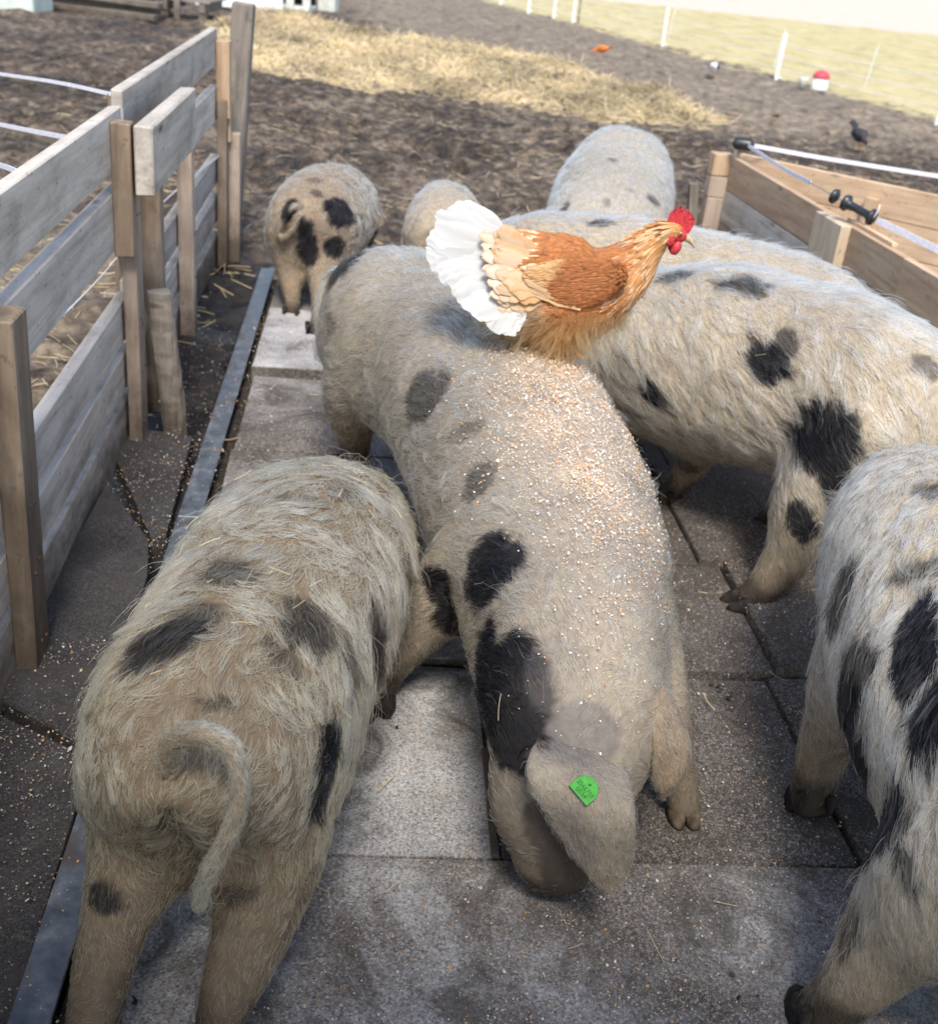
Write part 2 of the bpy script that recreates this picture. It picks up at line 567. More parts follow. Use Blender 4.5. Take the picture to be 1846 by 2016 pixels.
def ground_height(x, y):
    P = np.stack([x, y, np.zeros_like(x)], 1)
    h = 0.025 * wn1(P, 0.8, 1) + 0.028 * wn1(P, 1.9, 2) * (1 + .6 * wn1(P, .4, 8)) + 0.024 * np.abs(wn1(P, 4.1, 3)) + .008 * wn1(P, 8.3, 14)
    h = h - 0.02
    a = (x + 0.495) * N2.x + (y - 0.943) * N2.y
    b = (x + 0.495) * D2.x + (y - 0.943) * D2.y
    inside = np.clip(np.minimum.reduce([(a + 0.03) / 0.05, (2.5 - a) / 0.05, (3.42 - b) / 0.08]), 0, 1)
    h = h * (1 - inside) + (-0.07) * inside
    left = np.clip((-a) / 0.1, 0, 1) * np.clip((2.2 - b) / 0.2, 0, 1) * np.clip((a + 0.55) / 0.1, 0, 1)
    h = h * (1 - left) + (-0.065 + 0.5 * h) * left
    ditch = np.clip((-a) / 0.03, 0, 1) * np.clip((a + 0.3) / 0.1, 0, 1) * np.clip((b - 1.6) / 0.2, 0, 1) * np.clip((3.6 - b) / 0.2, 0, 1)
    h = h - 0.035 * ditch
    far = np.clip((y - 18) / 20, 0, 1)
    return h * (1 - far * 0.7)

xs = axis_samples(-1500, 1500, -3.6, 4.0, 0.034, 1.07)
ys = axis_samples(-60, 4000, 0.6, 9.0, 0.034, 1.03)
gx, gy = np.meshgrid(xs, ys)
fx, fy = gx.ravel(), gy.ravel()
gz = ground_height(fx, fy)
_near = (fy > 1) & (fy < 11) & (np.abs(fx) < 4.2)
_ix = np.where(_near)[0]
for _k in range(380):          # hoof pits
    _cx, _cy = rng.uniform(-4, 4), rng.uniform(4.4, 10.5)
    _r = rng.uniform(.035, .07)
    _s = _ix[(np.abs(fx[_ix] - _cx) < .25) & (np.abs(fy[_ix] - _cy) < .25)]
    _q = ((fx[_s] - _cx) ** 2 + (fy[_s] - _cy) ** 2) / _r ** 2
    gz[_s] += -.045 * np.exp(-_q) + .016 * np.exp(-(np.sqrt(_q) - 1.6) ** 2 * 3)
nx, ny = len(xs), len(ys)
ii = np.arange(nx * ny).reshape(ny, nx)
gf = np.stack([ii[:-1, :-1], ii[:-1, 1:], ii[1:, 1:], ii[1:, :-1]], -1).reshape(-1, 4)
gme = bpy.data.meshes.new('ground')
gme.vertices.add(nx * ny)
gme.vertices.foreach_set('co', np.stack([fx, fy, gz], 1).astype(np.float32).ravel())
gme.loops.add(gf.size); gme.loops.foreach_set('vertex_index', gf.astype(np.int32).ravel())
gme.polygons.add(len(gf))
gme.polygons.foreach_set('loop_start', np.arange(0, gf.size, 4, dtype=np.int32))
gme.polygons.foreach_set('loop_total', np.full(len(gf), 4, dtype=np.int32))
gme.update(calc_edges=True)
gme.polygons.foreach_set('use_smooth', [True] * len(gf))
gline = fx - (0.25 + (22.9 - fy) * 0.385)
grassy = np.clip(0.5 + gline / 2.4, 0, 1)
fieldy = np.clip(0.5 + (fy - 31.5 - 0.02 * fx) / 4.0, 0, 1) * np.clip(gline / 4, 0, 1)
dryness = np.clip((fy - 7.0) / 6.0, 0, 0.62) * np.clip((fx + 1.5 + (fy - 8) * 0.25) / 2.0, 0.25, 1)
dryness = np.maximum(dryness, np.clip(1 - np.abs(fx + 2.2) / 1.6, 0, 0.55) * (fy < 5))
set_col(gme, np.stack([grassy, fieldy, dryness], 1))
_a = (fx + 0.495) * N2.x + (fy - 0.943) * N2.y
_b = (fx + 0.495) * D2.x + (fy - 0.943) * D2.y
wet_ = np.clip((0.05 - _a) / 0.05, 0, 1) * np.clip((_a + 0.30) / 0.1, 0, 1) * np.clip((_b + .5) / 0.2, 0, 1) * np.clip((3.9 - _b) / 0.4, 0, 1)
_w = gme.attributes.new('wet', 'FLOAT', 'POINT'); _w.data.foreach_set('value', wet_.astype(np.float32))
tag(link('ground', gme, None, M['ground']), 'dark trampled mud of the yard running out to dry grass', 'ground', None, 'structure')

# ------------------------------------------------------------------ concrete pad of separate slabs
pad_me = mesh_from('pavement', [tuple(pen(a, b, z)) for z in (-0.12, -0.022) for a, b in ((0.05, -1.6), (2.45, -1.6), (2.45, 3.38), (0.05, 3.38))],
                   [(3, 2, 1, 0), (4, 5, 6, 7), (0, 1, 5, 4), (1, 2, 6, 5), (2, 3, 7, 6), (3, 0, 4, 7)])
pad = tag(link('pavement', pad_me, None, M['joint']), 'feeding floor of grey concrete slabs strewn with crumbs of grain', 'pavement', None, 'structure')
def slab(name, poly, top, thick, mat, parent, tilt=(0, 0), dirt=(0, 0), seed=0, fade=None):
    """prism with a grid-like, slightly worn top edge"""
    pts = []
    n = len(poly)
    for i in range(n):
        a, b = Vector(poly[i]), Vector(poly[(i + 1) % n])
        for k in range(6):
            p = a.lerp(b, k / 6)
            pts.append(p)
    c = sum((p for p in pts), Vector((0, 0, 0))) / len(pts)
    rr = random.Random(seed)
    bm = bmesh.new()
    lay = bm.verts.layers.float.new('dirt')
    def ringv(z, inset, jit, d):
        out = []
        for p in pts:
            q = p + (c - p).normalized() * (inset + rr.uniform(0, jit))
            v = bm.verts.new((q.x, q.y, z + tilt[0] * (q.x - c.x) + tilt[1] * (q.y - c.y)))
            v[lay] = d
            out.append(v)
        return out
    r0 = ringv(top - thick, 0.0, 0.0, dirt[1]); r1 = ringv(top - 0.004, 0.0, 0.0012, dirt[1])
    r2 = ringv(top, 0.002, 0.003, dirt[0] + 0.15); r3 = ringv(top + 0.001, 0.05, 0.01, dirt[0])
    m = len(pts)
    for A, B in ((r0, r1), (r1, r2), (r2, r3)):
        for i in range(m):
            j = (i + 1) % m
            bm.faces.new((A[i], A[j], B[j], B[i]))
    cv = bm.verts.new((c.x, c.y, top + 0.001)); cv[lay] = dirt[0]
    for i in range(m):
        bm.faces.new((r3[i], r3[(i + 1) % m], cv))
    if fade is not None:
        for v in bm.verts: v[lay] += fade * min(1, max(0, (v.co.x + .05) / .45))
    return link(name, bm_mesh(bm, name, False), parent, mat)

ROWS = [-1.35, -0.78, -0.235, 0.297, 0.803, 1.216, 1.735, 2.27, 2.86, 3.37]
COLS = [0.075, 0.64, 1.215, 1.79, 2.40]
lift = {(0, 7): 0.032, (0, 8): 0.022, (1, 7): 0.03, (1, 4): 0.012, (0, 4): 0.012, (2, 4): 0.034, (1, 5): 0.014, (2, 5): 0.03, (3, 4): 0.034, (3, 5): 0.03, (0, 3): 0.0}
dirty = {(0, 3): -0.58, (0, 4): -0.6, (0, 7): -0.55, (0, 8): 0.15, (0, 6): 0.25, (0, 5): 0.15, (0, 2): -0.22, (0, 1): -0.25, (1, 2): 0.75, (1, 3): 0.85, (1, 1): .6}
for i in range(4):
    for j in range(9):
        ja = [.78, .78, .78, 0, .02, -.035, .03, 0, -.03][j]
        g, gb = 0.0008, 0.003
        a0, a1, b0, b1 = COLS[i] + g + (ja if i else 0), COLS[i + 1] - g + ja, ROWS[j] + gb, ROWS[j + 1] - gb
        jx = [random.uniform(-.004, .004) for _ in range(8)]
        poly = [pen(a0 + jx[0], b0 + jx[1]), pen(a1 + jx[2], b0 + jx[3]), pen(a1 + jx[4], b1 + jx[5]), pen(a0 + jx[6], b1 + jx[7])]
        d = dirty.get((i, j), (0.95 if i else 0.4) + random.uniform(-.1, .25))
        slab('slab', poly, lift.get((i, j), random.uniform(-0.004, 0.006)), 0.05, M['slab'], pad, dirt=(d, 0.9), seed=i * 20 + j, fade=.62 if (i == 0 and j < 3) else None)
# dark broken slabs between the steel strip and the fence
P_ = lambda *p: [Vector((x, y, 0)) for x, y in p]
slab('slab', P_((-0.905, 2.70), (-0.735, 2.70), (-0.66, 2.20), (-0.685, 2.17), (-0.88, 2.52)), 0.012, 0.05, M['slab_wet'], pad, (-0.05, 0.02), (0.3, 0.6), 71)
slab('slab', P_((-0.835, 2.33), (-0.675, 2.12), (-0.638, 1.99), (-0.568, 1.50), (-0.60, 1.475), (-0.78, 1.56)), 0.018, 0.05, M['slab_wet'], pad, (-0.06, 0.03), (0.2, 0.6), 72)
slab('slab', P_((-0.80, 1.535), (-0.60, 1.455), (-0.56, 1.42), (-0.50, 0.95), (-0.74, 0.90)), 0.002, 0.05, M['slab_wet'], pad, (-0.03, 0.02), (0.3, 0.6), 73)

st_ = box('wood_sliver', Vector((.082, 1.43, .012)), ((-.10, .99, 0), (1, .1, 0)), (0.25, .009, .008), M['wood_old'], None, .001, .002)
tag(st_, 'thin grey sliver of wood lying in the slab joint left of the nosing sow', 'sliver')
# steel angle along the pad
strip = empty('steel_edging', pen(0.02, 0, 0), 'long dark steel angle strip edging the concrete slabs beside the fence', 'edging')
for b0, b1, nm in ((-1.2, 1.32, 'bar'), (1.325, 3.40, 'bar')):
    mid = pen(0.026, (b0 + b1) / 2, 0.012)
    box(nm, mid, (D2, N2), (b1 - b0, 0.052, 0.007), M['steel'], strip, 0.0015)
    box('flange', pen(0.003, (b0 + b1) / 2, -0.018), (D2, UP), (b1 - b0, 0.05, 0.006), M['steel'], strip, 0.001)
box('end_bar', pen(0.18, 3.405, 0.010), (N2, D2), (0.30, 0.05, 0.006), M['steel'], strip, 0.001)

# ------------------------------------------------------------------ shelter roof over the photographer (out of the picture, it shades the near floor)
roof = empty('shelter_roof', (0.1, -1.6, 0), 'grey sheet roof of the open shelter above the feeding floor', 'roof')
bm = bmesh.new()
nr = 61
for k, zt in enumerate((0.0, -0.012)):
    for r in range(2):
        for i in range(nr):
            x = -3.2 + 6.6 * i / (nr - 1)
            bm.verts.new((x, (-3.4 if r == 0 else -0.30), 2.12 + zt + (0.25 if r == 0 else 0) * -1 + 0.018 * math.sin(i * 1.6)))
bm.verts.ensure_lookup_table()
V = bm.verts
for i in range(nr - 1):
    bm.faces.new((V[i], V[i + 1], V[nr + i + 1], V[nr + i]))
    bm.faces.new((V[2 * nr + i], V[3 * nr + i], V[3 * nr + i + 1], V[2 * nr + i + 1]))
link('roof_sheet', bm_mesh(bm, 'roof_sheet'), roof, M['roof'])
for x in (-3.0, 3.2):
    box('post', (x, -0.35, 1.02), (UP, (1, 0, 0)), (2.06, 0.1, 0.1), M['wood_old'], roof)
    box('post', (x, -3.3, 0.9), (UP, (1, 0, 0)), (1.84, 0.1, 0.1), M['wood_old'], roof)
box('rafter', (0.1, -0.3, 2.05), ((1, 0, 0), UP), (6.4, 0.1, 0.06), M['wood_old'], roof)

# ------------------------------------------------------------------ left fence
FC = -0.565          # right faces of the boards
def fence_board(parent, t0, t1, z0, z1, mat, n=FC, th=0.028):
    return box('board', fen(n - th / 2, (t0 + t1) / 2, (z0 + z1) / 2) , (D2, UP), (t1 - t0, z1 - z0, th), mat, parent, 0.003, 0.0015)
def fence_post(parent, name, t, n, z0, z1, wt, wn_, mat, lean=(0, 0)):
    ax = UP + N2 * lean[0] + D2 * lean[1]
    return box(name, fen(n, t, (z0 + z1) / 2), (ax, D2), (z1 - z0, wt, wn_), mat, parent, 0.003, 0.0015)
f1 = empty('wooden_fence', fen(FC, 1.75, 0), 'nearer panel of weathered grey boards in the left fence, running out of the picture', 'fence')
for z0, z1 in ((0.688, 0.815), (0.512, 0.645), (0.276, 0.378), (0.150, 0.249), (-0.010, 0.124)):
    fence_board(f1, 0.55, 2.80, z0, z1, M['wood_grey'])
fence_post(f1, 'post', 1.755, FC + 0.020, -0.02, 0.655, 0.085, 0.038, M['wood_brown'], (0.012, 0))
fence_post(f1, 'post', 2.74, FC + 0.024, -0.02, 0.66, 0.07, 0.034, M['wood_mid'])
fence_post(f1, 'cleat', 2.69, FC + 0.022, 0.50, 0.80, 0.045, 0.045, M['wood_brown'])
fence_post(f1, 'post', 0.75, FC + 0.020, -0.02, 0.66, 0.085, 0.038, M['wood_brown'])
f2 = empty('wooden_fence', fen(FC, 3.7, 0), 'farther panel of weathered grey boards in the left fence, ending at the tall old post', 'fence')
for z0, z1 in ((0.715, 0.842), (0.52, 0.642), (0.284, 0.388), (0.133, 0.240), (-0.03, 0.090)):
    fence_board(f2, 2.86, 4.62, z0, z1, M['wood_grey'], FC - 0.006)
fence_post(f2, 'post', 3.62, FC + 0.022, -0.03, 0.67, 0.06, 0.045, M['wood_mid'])
fence_post(f2, 'post', 2.99, FC + 0.030, -0.01, 0.70, 0.05, 0.05, M['wood_brown'])
fence_post(f2, 'upright', 3.05, FC - 0.055, 0.05, 0.81, 0.07, 0.04, M['wood_brown'])
fence_post(f2, 'cleat', 4.58, FC + 0.022, 0.53, 0.805, 0.05, 0.05, M['wood_pine'])
fence_post(f2, 'post', 4.56, FC + 0.020, -0.03, 0.60, 0.06, 0.036, M['wood_brown'])
sbm = bmesh.new(); bmesh.ops.create_cone(sbm, segments=8, radius1=.0042, radius2=.0034, depth=.003, cap_ends=True)
screw_me = bpy.data.meshes.new('screw'); sbm.to_mesh(screw_me); sbm.free(); screw_me.materials.append(M['rust'])
def screws(parent, t, n, zs, dt=.014):
    for z in zs:
        for k in (-1, 1):
            o = bpy.data.objects.new('screw', screw_me); COL.objects.link(o); o.parent = parent
            m = N2.to_track_quat('Z', 'Y').to_matrix().to_4x4()
            m.translation = fen(n, t + k * dt, z + random.uniform(-.012, .012)) - parent.location
            o.matrix_basis = m
screws(f1, 1.755, FC + .0395, (.585, .325, .20, .06)); screws(f1, 2.74, FC + .0415, (.58, .325, .20, .06)); screws(f2, 3.62, FC + .045, (.58, .335, .18, .03))
pl = box('tie_plank', fen(FC + 0.075, 2.99, 0.722), (D2, UP), (0.66, 0.155, 0.042), M['wood_grey'], None, 0.004, 0.002)
tag(pl, 'short thick grey plank tying the two fence panels together near the top', 'plank')
# log post with a sawn top
bm = bmesh.new()
base = fen(FC + 0.10, 2.83, 0)
rngl = np.random.default_rng(2)
rings = []
for z in np.linspace(-0.06, 0.375, 9):
    ang = np.linspace(0, 2 * np.pi, 16, endpoint=False)
    c = np.array(base) + np.array(N2) * (-0.03 * z / 0.4) + np.array([0, 0, z])
    r = 0.030 + 0.003 * np.sin(ang * 3 + z * 9) + 0.002 * rngl.normal(size=16) + 0.004 * (0.1 - z)
    rings.append(c + r[:, None] * np.stack([np.cos(ang), np.sin(ang), 0 * ang], 1))
loft(bm, rings)
log = link('log_post', bm_mesh(bm, 'log_post', False), None, M['wood_old'])
tag(log, 'short round log post with sawn top leaning at the joint of the fence', 'post')
ep = empty('end_post', fen(FC + 0.05, 4.66, 0), 'pair of squared end stakes with a brown face finishing the left fence', 'post')
fence_post(ep, 'stake', 4.63, FC + 0.052, -0.03, 0.47, 0.05, 0.055, M['wood_mid'])
fence_post(ep, 'spacer', 4.60, FC + 0.032, 0.44, 0.57, 0.045, 0.028, M['wood_pine'])
tp = box('tall_post', fen(FC + 0.035, 4.86, 0.43), (UP + N2 * 0.06, N2), (0.98, 0.085, 0.085), M['wood_old'], None, 0.006, 0.004)
tag(tp, 'tall old grey square post standing just beyond the left fence', 'post')

def ribbon(name, pts, width, mat, parent=None, thick=0.0012, flat=UP):
    """flat tape following pts; width direction from flat"""
    p = catmull(np.asarray(pts, float), 24)
    T = np.gradient(p, axis=0); T /= np.linalg.norm(T, axis=1)[:, None]
    f = np.array(flat, float)
    W = f - (T @ f)[:, None] * T
    W /= np.linalg.norm(W, axis=1)[:, None]
    B = np.cross(T, W)
    bm = bmesh.new()
    loft(bm, [np.array([q - w * width / 2 - b * thick, q + w * width / 2 - b * thick, q + w * width / 2 + b * thick, q - w * width / 2 + b * thick]) for q, w, b in zip(p, W, B)])
    return link(name, bm_mesh(bm, name, False), parent, mat)
TA = 'tapes strung behind the left fence'
tag(ribbon('fence_tape', [(-2.0, 4.15, 0.66), (-1.548, 3.6, 0.73), (-1.2, 3.17, .785), (-0.927, 2.85, 0.815)], 0.009, M['tape']), 'white electric tape reaching the fence just below its top board, topmost on the left', 'tape', TA)
tag(ribbon('fence_tape', [(-1.8, 3.75, .57), (-1.302, 3.0, 0.693), (-1.1, 2.70, .742), (-0.90, 2.41, 0.79)], 0.010, M['tape']), 'white electric tape meeting the back of the fence below the topmost tape', 'tape', TA)
tag(ribbon('fence_tape', [(-1.4, 3.0, .60), (-1.005, 2.3, 0.744), (-0.84, 2.0, 0.80)], 0.010, M['tape']), 'white electric tape at the left picture edge, lowest of those crossing the mud', 'tape', TA)
tag(ribbon('fence_tape', [(-0.87, 1.9, 0.45), (-0.925, 2.55, 0.433), (-0.99, 3.0, .409), (-1.047, 3.6, 0.411), (-1.1, 4.6, 0.39)], 0.011, M['tape'], flat=(0.6, 0, 0.8)), 'pinkish white tape running along behind the fence between the second and third boards', 'tape', TA)

# ------------------------------------------------------------------ right pen wall of pine boards
WA, WB = Vector((0.951, 5.065, 0)), Vector((1.47, 1.98, 0))
WD_ = (WB - WA).normalized(); WN = Vector((WD_.y, -WD_.x, 0))       # WN points left, into the pen
if WN.x > 0: WN = -WN
WL = (WB - WA).length
w1 = empty('pen_wall', (WA + WB) / 2, 'pine board pen wall along the right side behind the big pigs', 'wall')
zz = [-0.04, 0.09, 0.225, 0.36, 0.50]
mats = [M['wood_mid'], M['wood_mid'], M['wood_grey'], M['wood_pine']]
for (z0, z1), m in zip(zip(zz[:-1], zz[1:]), mats):
    for s0, s1 in ((0, 1.62), (1.623, WL)):
        box('board', WA + WD_ * (s0 + s1) / 2 + UP * ((z0 + z1) / 2) - WN * 0.014, (WD_, UP), (s1 - s0, z1 - z0 - 0.003, 0.028), m, w1, 0.002, 0.001)
for s in (1.13,):
    box('post', WA + WD_ * s + WN * 0.019 + UP * 0.235, (UP, WD_), (0.53, 0.22, 0.036), M['wood_mid2'], w1, 0.002)
for z0, z1 in ((-0.05, 0.15), (0.153, 0.32), (0.323, 0.41), (0.413, 0.505)):
    box('corner_block', WA - WD_ * 0.035 + WN * 0.03 + UP * ((z0 + z1) / 2), (UP, WN), (z1 - z0, 0.085, 0.06), M['wood_pine' if z1 > .5 else 'wood_mid'], w1, 0.003, 0.002)
box('strut', WA - WD_ * 0.06 + WN * 0.10 + UP * 0.16, (UP + WN * 0.12, WN), (0.42, 0.04, 0.04), M['wood_old'], w1, 0.003)
w2a, w2b = Vector((1.0, 5.12, 0)), Vector((2.05, 4.30, 0))
d2 = (w2b - w2a).normalized(); n2 = Vector((d2.y, -d2.x, 0))
w2 = empty('pen_wall', (w2a + w2b) / 2, 'short pine wall set at an angle behind the right pen wall', 'wall')
for z0, z1 in ((-0.04, 0.11), (0.113, 0.245), (0.248, 0.378), (0.381, 0.508)):
    box('board', (w2a + w2b) / 2 + UP * ((z0 + z1) / 2), (d2, UP), ((w2b - w2a).length, z1 - z0, 0.026), M['wood_pine'], w2, 0.002, 0.001)
for s in (0.62, 1.15):
    box('batten', w2a + d2 * s + n2 * 0.03 + UP * 0.2, (UP, d2), (0.5, 0.05, 0.03), M['wood_pine'], w2, 0.002)
ch = box('wood_offcut', WA + WD_ * 1.32 + UP * 0.505 - WN * 0.03, (WD_, WN), (0.34, 0.02, 0.012), M['wood_pine'], None, 0.001)
tag(ch, 'thin pale splinter of wood lying along the top of the right pen wall', 'offcut')

# insulator and tapes with gate handle
INS = Vector((0.956, 5.03, 0.56))
ins = empty('ring_insulator', INS, 'small black ring insulator on the far corner of the right pen wall', 'insulator')
bm = bmesh.new(); tube(bm, [(*INS, 0.026), (*(INS + Vector((0.05, -0.01, 0))), 0.026)], None, 12)
link('ring', bm_mesh(bm, 'ring'), ins, M['black_plastic'])
bm = bmesh.new(); tube(bm, [(*(INS - UP * 0.09), 0.006), (*INS, 0.006)], None, 8)
link('screw', bm_mesh(bm, 'screw'), ins, M['steel_wire'])
tag(ribbon('fence_tape', [INS + Vector((0.04, 0, 0)), (1.4, 4.92, 0.548), (2.3, 4.58, 0.552)], 0.016, M['tape']), 'white tape stretching right from the insulator above the angled pine wall', 'tape')

H0, H1 = Vector((1.103, 3.95, 0.574)), Vector((1.215, 3.83, 0.537))
hd = (H1 - H0).normalized()
tag(ribbon('fence_tape', [INS + Vector((0.04, -0.02, 0)), (INS + H0) / 2, H0 - hd * 0.10], 0.014, M['tape']), 'white tape from the insulator to the black gate handle', 'tape')
tag(ribbon('fence_tape', [H1 + hd * 0.012, (1.362, 3.6, 0.505), (1.62, 3.2, 0.45)], 0.022, M['tape']), 'wide white tape leaving the black gate handle toward the right picture edge', 'tape')
gh = empty('gate_handle', H0, 'black plastic gate handle hanging in the tape over the right pen wall', 'handle')
def axial(prof):
    bm = bmesh.new()
    x = hd; s = x.cross(UP).normalized(); w = x.cross(s)
    ang = np.linspace(0, 2 * np.pi, 18, endpoint=False)
    rings = [np.array(H0 + x * a) + r * (np.cos(ang)[:, None] * np.array(s) + np.sin(ang)[:, None] * np.array(w)) for a, r in prof]
    loft(bm, rings)
    return bm
L_ = (H1 - H0).length
link('grip', bm_mesh(axial([(0.045, 0.012), (0.047, 0.026), (0.058, 0.028), (0.066, 0.016), (0.075, 0.0135), (L_ - 0.03, 0.0135), (L_ - 0.02, 0.017), (L_ - 0.012, 0.028), (L_ - 0.002, 0.026), (L_, 0.012)]), 'grip'), gh, M['black_plastic'])
link('end_knob', bm_mesh(axial([(-0.004, 0.008), (-0.002, 0.024), (0.008, 0.026), (0.016, 0.014), (0.02, 0.006)]), 'end_knob'), gh, M['black_plastic'])
bm = bmesh.new(); tube(bm, [(*(H0 - hd * 0.11), 0.002), (*(H0 - hd * 0.03), 0.002), (*(H0 + hd * 0.02), 0.0025), (*(H0 + hd * 0.05), 0.0025)], 12, 6)
link('hook', bm_mesh(bm, 'hook'), gh, M['steel_wire'])
bm = bmesh.new(); tube(bm, [(*(H1 - hd * 0.002), 0.003), (*(H1 + hd * 0.006 + UP * 0.02), 0.003), (*(H1 + hd * 0.01 + UP * 0.045), 0.003)], 8, 6)
link('tape_end', bm_mesh(bm, 'tape_end'), gh, M['tape'])

# ------------------------------------------------------------------ background: posts, wires, timber, buckets
FP = [(-0.45, 24.85), (0.11, 22.88), (0.56, 22.1), (0.88, 21.4), (2.083, 18.065), (3.101, 14.673), (4.192, 12.038), (5.2, 9.6)]
place = ['in front of the far grass, farthest up the slope', 'second farthest up the slope', 'third farthest, left of the thin brown stake', 'beside the thin brown stake', 'between the orange hen and the black and white bird', 'right of the black and white bird', 'cut by the right picture edge', 'beyond the right picture edge']
for i, (x, y) in enumerate(FP):
    r = empty('fence_post', (x, y, 0), 'white plastic electric fence post ' + place[i], 'post', 'white posts along the grass')
    h = 0.52 if i > 3 else 0.44
    box('stake', (x, y, h / 2 - 0.02), (UP + Vector((0.02 * math.sin(i * 3), 0, 0)), (1, 0, 0)), (h + 0.04, 0.04, 0.022), M['white_plastic'], r, 0.004)
    box('foot_step', (x + 0.035, y, 0.03), ((1, 0, 0), UP), (0.06, 0.02, 0.012), M['white_plastic'], r, 0.003)
fw = empty('fence_wires', (2, 18, 0), 'thin white polywire strands between the far white posts', 'wire')
for z in (0.14, 0.27, 0.40):
    for (x0, y0), (x1, y1) in zip(FP[:-1], FP[1:]):
        bm = bmesh.new(); tube(bm, [(x0, y0 - 0.02, z, 0.0035), ((x0 + x1) / 2, (y0 + y1) / 2 - 0.02, z - 0.02, 0.0035), (x1, y1 - 0.02, z, 0.0035)], 6, 5)
        link('strand', bm_mesh(bm, 'strand'), fw, M['tape'])
FP2 = [(2.35, 19.6), (3.45, 16.5), (4.3, 15.1)]
for i, (x, y) in enumerate(FP2):
    o = box('net_stake', (x, y, 0.24), (UP + Vector((0.1, 0, 0)), (1, 0, 0)), (0.5, 0.016, 0.016), M['pale_box'], None, 0.003)
    tag(o, 'thin pale grey stake in the far grass ' + ['behind the white post near the orange hen', 'near the white post by the pied bird', 'above the red and white drinker'][i], 'stake', 'thin stakes in the far grass')
o = box('brown_stake', (0.99, 21.9, 0.35), (UP, (1, 0, 0)), (0.75, 0.03, 0.03), M['wood_old'], None, 0.004)
tag(o, 'thin brown wooden stake among the farthest white fence posts', 'stake')
# drinker: white can with red lid and base
dr = empty('drinker', (3.45, 13.97, 0), 'small white poultry drinker with red lid near the far wire fence', 'drinker')
def lathe(prof, c, k=18):
    bm = bmesh.new()
    ang = np.linspace(0, 2 * np.pi, k, endpoint=False)
    loft(bm, [np.array([c[0] + r * np.cos(a) for a in ang]).reshape(-1, 1) * [1, 0, 0] + np.stack([0 * ang, c[1] + r * np.sin(ang), np.full(k, c[2] + z)], 1) for z, r in prof])
    return bm
link('body', bm_mesh(lathe([(0.0, 0.09), (0.02, 0.095), (0.13, 0.085), (0.135, 0.08)], (3.45, 13.97, 0)), 'body'), dr, M['white_plastic'])
link('lid', bm_mesh(lathe([(0.135, 0.095), (0.16, 0.095), (0.2, 0.07), (0.215, 0.03)], (3.45, 13.97, 0)), 'lid'), dr, M['red'])
bl = empty('enamel_bucket', (3.28, 14.05, 0), 'small bluish pot beside the red lidded drinker', 'pot')
link('body', bm_mesh(lathe([(0.0, 0.045), (0.10, 0.06), (0.115, 0.06)], (3.28, 14.05, 0)), 'body'), bl, M['pale_box'])

tr = empty('water_trough', (-5.75, 13.2, 0), 'pale greenish white trough at the upper left picture corner', 'trough')
tm = plain('pale_green_paint', (0.50, 0.56, 0.50), 0.6, 0.3, 0.12, 6)
box('front_panel', (-5.9, 13.2, 0.13), ((1, 0.02, 0), UP), (1.3, 0.30, 0.03), tm, tr, 0.006)
box('back_panel', (-5.9, 13.75, 0.13), ((1, 0.02, 0), UP), (1.3, 0.30, 0.03), tm, tr, 0.006)
for sx in (-6.54, -5.26):
    box('end_panel', (sx, 13.48, 0.13), ((0, 1, 0), UP), (0.52, 0.30, 0.03), tm, tr, 0.006)
box('bottom', (-5.9, 13.48, 0.01), ((1, 0, 0), (0, 1, 0)), (1.24, 0.5, 0.02), tm, tr, 0.003)
names = ['topmost', 'second', 'third', 'lowest']
for i, (c, a, d) in enumerate([((-4.75, 14.25, 0.22), (1, -.12, 0.02), (1.35, .16, .05)), ((-4.85, 14.1, 0.155), (1, -.1, -.02), (1.5, .17, .06)), ((-4.9, 14.2, 0.09), (1, -.06, .01), (1.45, .18, .06)), ((-4.75, 13.95, 0.03), (1, -.14, 0), (1.3, .15, .06))]):
    o = box('old_plank', c, (a, (0, 1, 0)), d, M['wood_old'], None, 0.006, 0.01)
    tag(o, names[i] + ' of the weathered planks stacked at the top left beyond the mud', 'plank', 'stacked old planks')
pt = empty('old_pallet', (-4.2, 14.9, 0), 'weathered pallet raised on blocks behind the stacked planks', 'pallet')
for k in range(5):
    box('slat', (-4.2, 14.55 + 0.17 * k, 0.20), ((1, -.05, 0), (0, 1, 0)), (1.1, 0.12, 0.025), M['wood_old'], pt, 0.003, 0.004)
for x in (-4.6, -4.2, -3.75):
    box('bearer', (x, 14.9, 0.13), ((0, 1, 0), UP), (0.85, 0.1, 0.08), M['wood_old'], pt, 0.003)
    box('block', (x, 14.55, 0.045), ((0, 1, 0), UP), (0.12, 0.09, 0.09), M['wood_old'], pt, 0.003)
o = box('short_stake', (-4.02, 14.4, 0.16), (UP, (1, 0, 0)), (0.4, 0.07, 0.07), M['wood_old'], None, 0.006)
tag(o, 'short upright stake in front of the white beam at the top left', 'stake')
o = box('white_beam', (-3.7, 16.2, 0.13), ((1, -0.02, 0.03), UP), (1.15, 0.16, 0.10), M['white_plastic'], None, 0.008, 0.004)
tag(o, 'long whitish beam lying at the top edge left of the straw', 'beam')
o = box('brick_block', (-3.75, 16.6, 0.04), ((1, 0, 0), UP), (0.9, 0.08, 0.2), M['wood_old'], None, 0.008)
tag(o, 'dark timber lying under the whitish beam', 'timber')
cr = empty('pale_crate', (-3.3, 17.75, 0), 'pale boxy crate with a dark slot at the top edge behind the straw', 'crate')
box('top', (-3.3, 17.75, 0.265), ((1, -.05, 0), (0, 1, 0)), (0.62, 0.5, 0.05), M['pale_box'], cr, 0.006)
